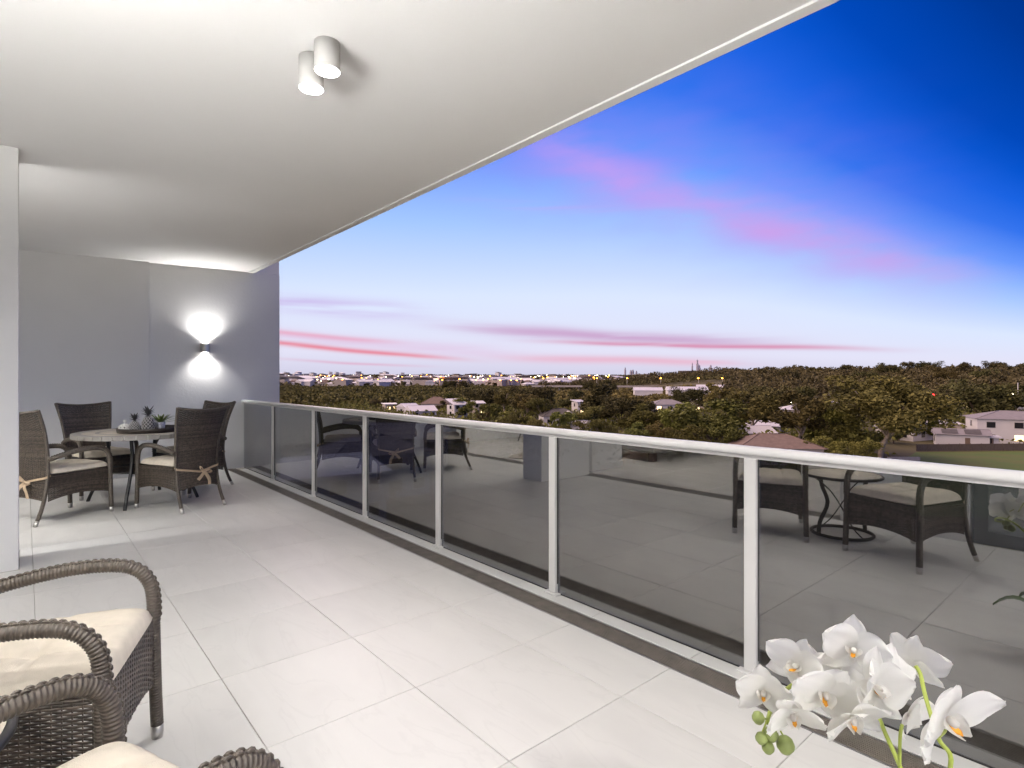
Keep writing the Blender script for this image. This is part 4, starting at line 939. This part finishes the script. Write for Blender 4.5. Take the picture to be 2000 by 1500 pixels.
for k in range(270):
    px = rg2.uniform(500, 1180); d = rg2.choice((rg2.uniform(945, 1150), rg2.uniform(950, 1500), rg2.uniform(1300, 2500))); v = rg2.choice((0, 0, 1, 2, 2, 3))
    x, y, z = site(px, d); o = link('town_house', TV[v][0], None, (x, y, z), rg2.uniform(0, 3.14)); o.scale = (1.4, 1.4, 1.6); tag(o, TV[v][1], 'house', TV[v][2])
for k in range(22):
    px = rg2.gauss(590, 45) if k < 14 else rg2.uniform(620, 980); x, y, z = site(px, rg2.uniform(2200, 2900)); o = link('apartment_block', TV[4][0], None, (x, y, z), rg2.uniform(0, 3)); o.scale = (1, 1, rg2.uniform(.7, 1.5)); tag(o, TV[4][1], 'building', TV[4][2])
for k in range(34):
    px = rg2.uniform(1180, 1440); x, y, z = site(px, rg2.uniform(820, 1250)); v = rg2.choice((0, 2, 3)); o = link('town_house', TV[v][0], None, (x, y, z+1), rg2.uniform(0, 3)); o.scale = (1.2,)*3; tag(o, TV[v][1].replace('in the far town', 'on the rise beyond the bridge'), 'house', 'houses on the rise beyond the bridge')
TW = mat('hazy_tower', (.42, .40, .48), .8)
for k, (px, hgt) in enumerate([(1221, 120), (1232, 90), (1236, 95), (1243, 80), (1352, 175), (1362, 215), (1366, 150), (1380, 110), (1388, 150), (1395, 120), (1404, 100), (1412, 115), (1425, 90), (1441, 85), (1460, 80), (1476, 70), (1320, 75), (1338, 85)]):
    x, y = at(px, 7000); w = rg2.uniform(14, 24); mb = MB().box((-w/2, -w/2, -20), (w/2, w/2, hgt*.8)).box((-w*.32, -w*.32, hgt*.8), (w*.32, w*.32, hgt)).tube([(0, 0, hgt), (0, 0, hgt*1.08)], 1.2, 5)
    tag(mb.build('city_tower', TW, None, (x, y, 25)), 'faint slim tower of the distant city skyline', 'tower', 'distant city towers')

# ------------------------------------------------------------------ bridge and lamps
CONC = mat('concrete', (.42, .39, .37), .85, var=.1, vscale=.3)
b0, b1 = at(1040, 690), at(1425, 640); bx, by = b0; ang = math.atan2(b1[1]-b0[1], b1[0]-b0[0]); BL = math.hypot(b1[0]-b0[0], b1[1]-b0[1])
br = empty('road_bridge', (bx, by, -10.6), ang); tag(br, 'long low concrete road bridge with street lamps beyond the trees', 'bridge')
MB().box((0, -5, 2.6), (BL, 5, 3.6)).build('deck', CONC, br)
for sy in (-5.2, 5.0): MB().box((0, sy, 2.8), (BL, sy+.2, 4.6)).build('parapet', CONC, br)
for k in range(10): MB().lathe([(.8, -4), (.8, 2.58)], 10, (10+k*(BL-20)/9, 0, 0)).build('pier', CONC, br)
SOD = emat('sodium_lamp', (1, .34, .04), 13); WHL = emat('white_lamp', (1, .86, .64), 9); REDL = emat('red_sign', (1, .03, .03), 5); GRNL = emat('green_sign', (.62, 1, .10), 5)
pole_m = MB().lathe([(.22, -1), (.14, 9)], 8).tube([(0, 0, 9), (.3, 0, 9.5), (1.8, 0, 9.8)], .1, 6).mesh('pole', STEEL)
hs_ = MB().lathe([(0, -.5), (.7, -.35), (.95, 0), (.7, .35), (0, .5)], 10, (1.9, 0, 9.6)).mesh('lamp_head', SOD)
hw_ = MB().lathe([(0, -.5), (.7, -.35), (.95, 0), (.7, .35), (0, .5)], 10, (1.9, 0, 9.6)).mesh('lamp_head', WHL)
def street_lamp(x, y, z, head, label, group, s=1, rz=None):
    e = empty('street_lamp', (x, y, z), rg2.uniform(0, 6) if rz is None else rz); e.scale = (s,)*3; tag(e, label, 'street lamp', group); link('pole', pole_m, e); link('lamp_head', head, e)
for px in (1062, 1117, 1172, 1232, 1297, 1368, 1412):
    q = (px-1040)/385; x, y = b0[0]+(b1[0]-b0[0])*q, b0[1]+(b1[1]-b0[1])*q
    street_lamp(x, y, -7.0, hs_, 'street lamp glowing orange along the bridge', 'orange lamps on the bridge', 1.0, ang+1.57)
for k in range(140):
    px = rg2.uniform(545, 1190); d = rg2.uniform(940, 1900); x, y, z = site(px, d); hot = rg2.random() < .45
    street_lamp(x, y, z+2, hs_ if hot else hw_, 'street lamp glowing orange among the far town houses' if hot else 'street lamp glowing white among the far town houses', 'orange lamps of the far town' if hot else 'white lamps of the far town', rg2.uniform(.9, 1.5))
for px, d in ((848, 960), (862, 980), (856, 1040), (932, 930), (946, 925), (975, 920), (1000, 915), (1012, 900), (672, 950)): x, y, z = site(px, d); street_lamp(x, y, z+1, hs_, 'street lamp glowing orange at the mangrove edge of the town', 'orange lamps at the mangrove edge', 1.3)
for px, d in ((1548, 240), (1566, 250), (1582, 245), (1640, 330), (1762, 290), (1790, 310), (1842, 320), (1890, 330), (1900, 280), (1680, 300)): x, y, z = site(px, d); street_lamp(x, y, z, hw_, 'pale street lamp between the trees near the shops', 'pale lamps near the shops', .55)
def sign(px, d, h, w, hh_, m, label, name):
    x, y, z = site(px, d); e = empty(name, (x, y, z), face((x, y))); tag(e, label, 'sign'); MB().lathe([(.12, -.3), (.12, h)], 8, (0, .1, 0)).build('post', STEEL, e); MB().box((-w/2, -.1, h), (w/2, .25, h+hh_), .04).build('sign_box', m, e)
sign(1812, 250, 5.6, 3.2, 1.5, REDL, 'glowing red shop sign among the trees', 'shop_sign'); sign(1824, 262, 6.4, 2.2, 1.8, REDL, 'smaller glowing red sign behind the first red one', 'shop_sign')
sign(1966, 262, 5.6, 3.8, 1.0, GRNL, 'glowing yellow green sign beside the floodlit shop', 'shop_sign')
house(1975, 282, 26, 14, 6.0, 4, 'flat', 'metal', 'white', 'floodlit white shop building beside the green sign', (0, 1, 2, 3), 5, .2, name='shop')
house(1838, 285, 24, 12, 4.2, 4, 'flat', 'grey', 'cream', 'low lit shop behind the red signs', (0, 1, 2, 3, 4), 5, .2, name='shop')
x, y, z = site(1977, 250); fl = empty('floodlight_mast', (x, y, z), face((x, y))); tag(fl, 'bright white floodlight on a pole by the green sign', 'floodlight'); MB().lathe([(.15, -.3), (.1, 8.3)], 8).build('pole', STEEL, fl); MB().box((-.4, -.25, 8.3), (.4, .1, 8.8), .05).build('lamp_head', WHL, fl)
x, y, z = site(1988, 235); tag(MB().lathe([(.22, -.3), (.12, 13.6), (0, 13.7)], 10).build('mast', ALU, None, (x, y, z)), 'tall bare pale mast beside the floodlight', 'mast')
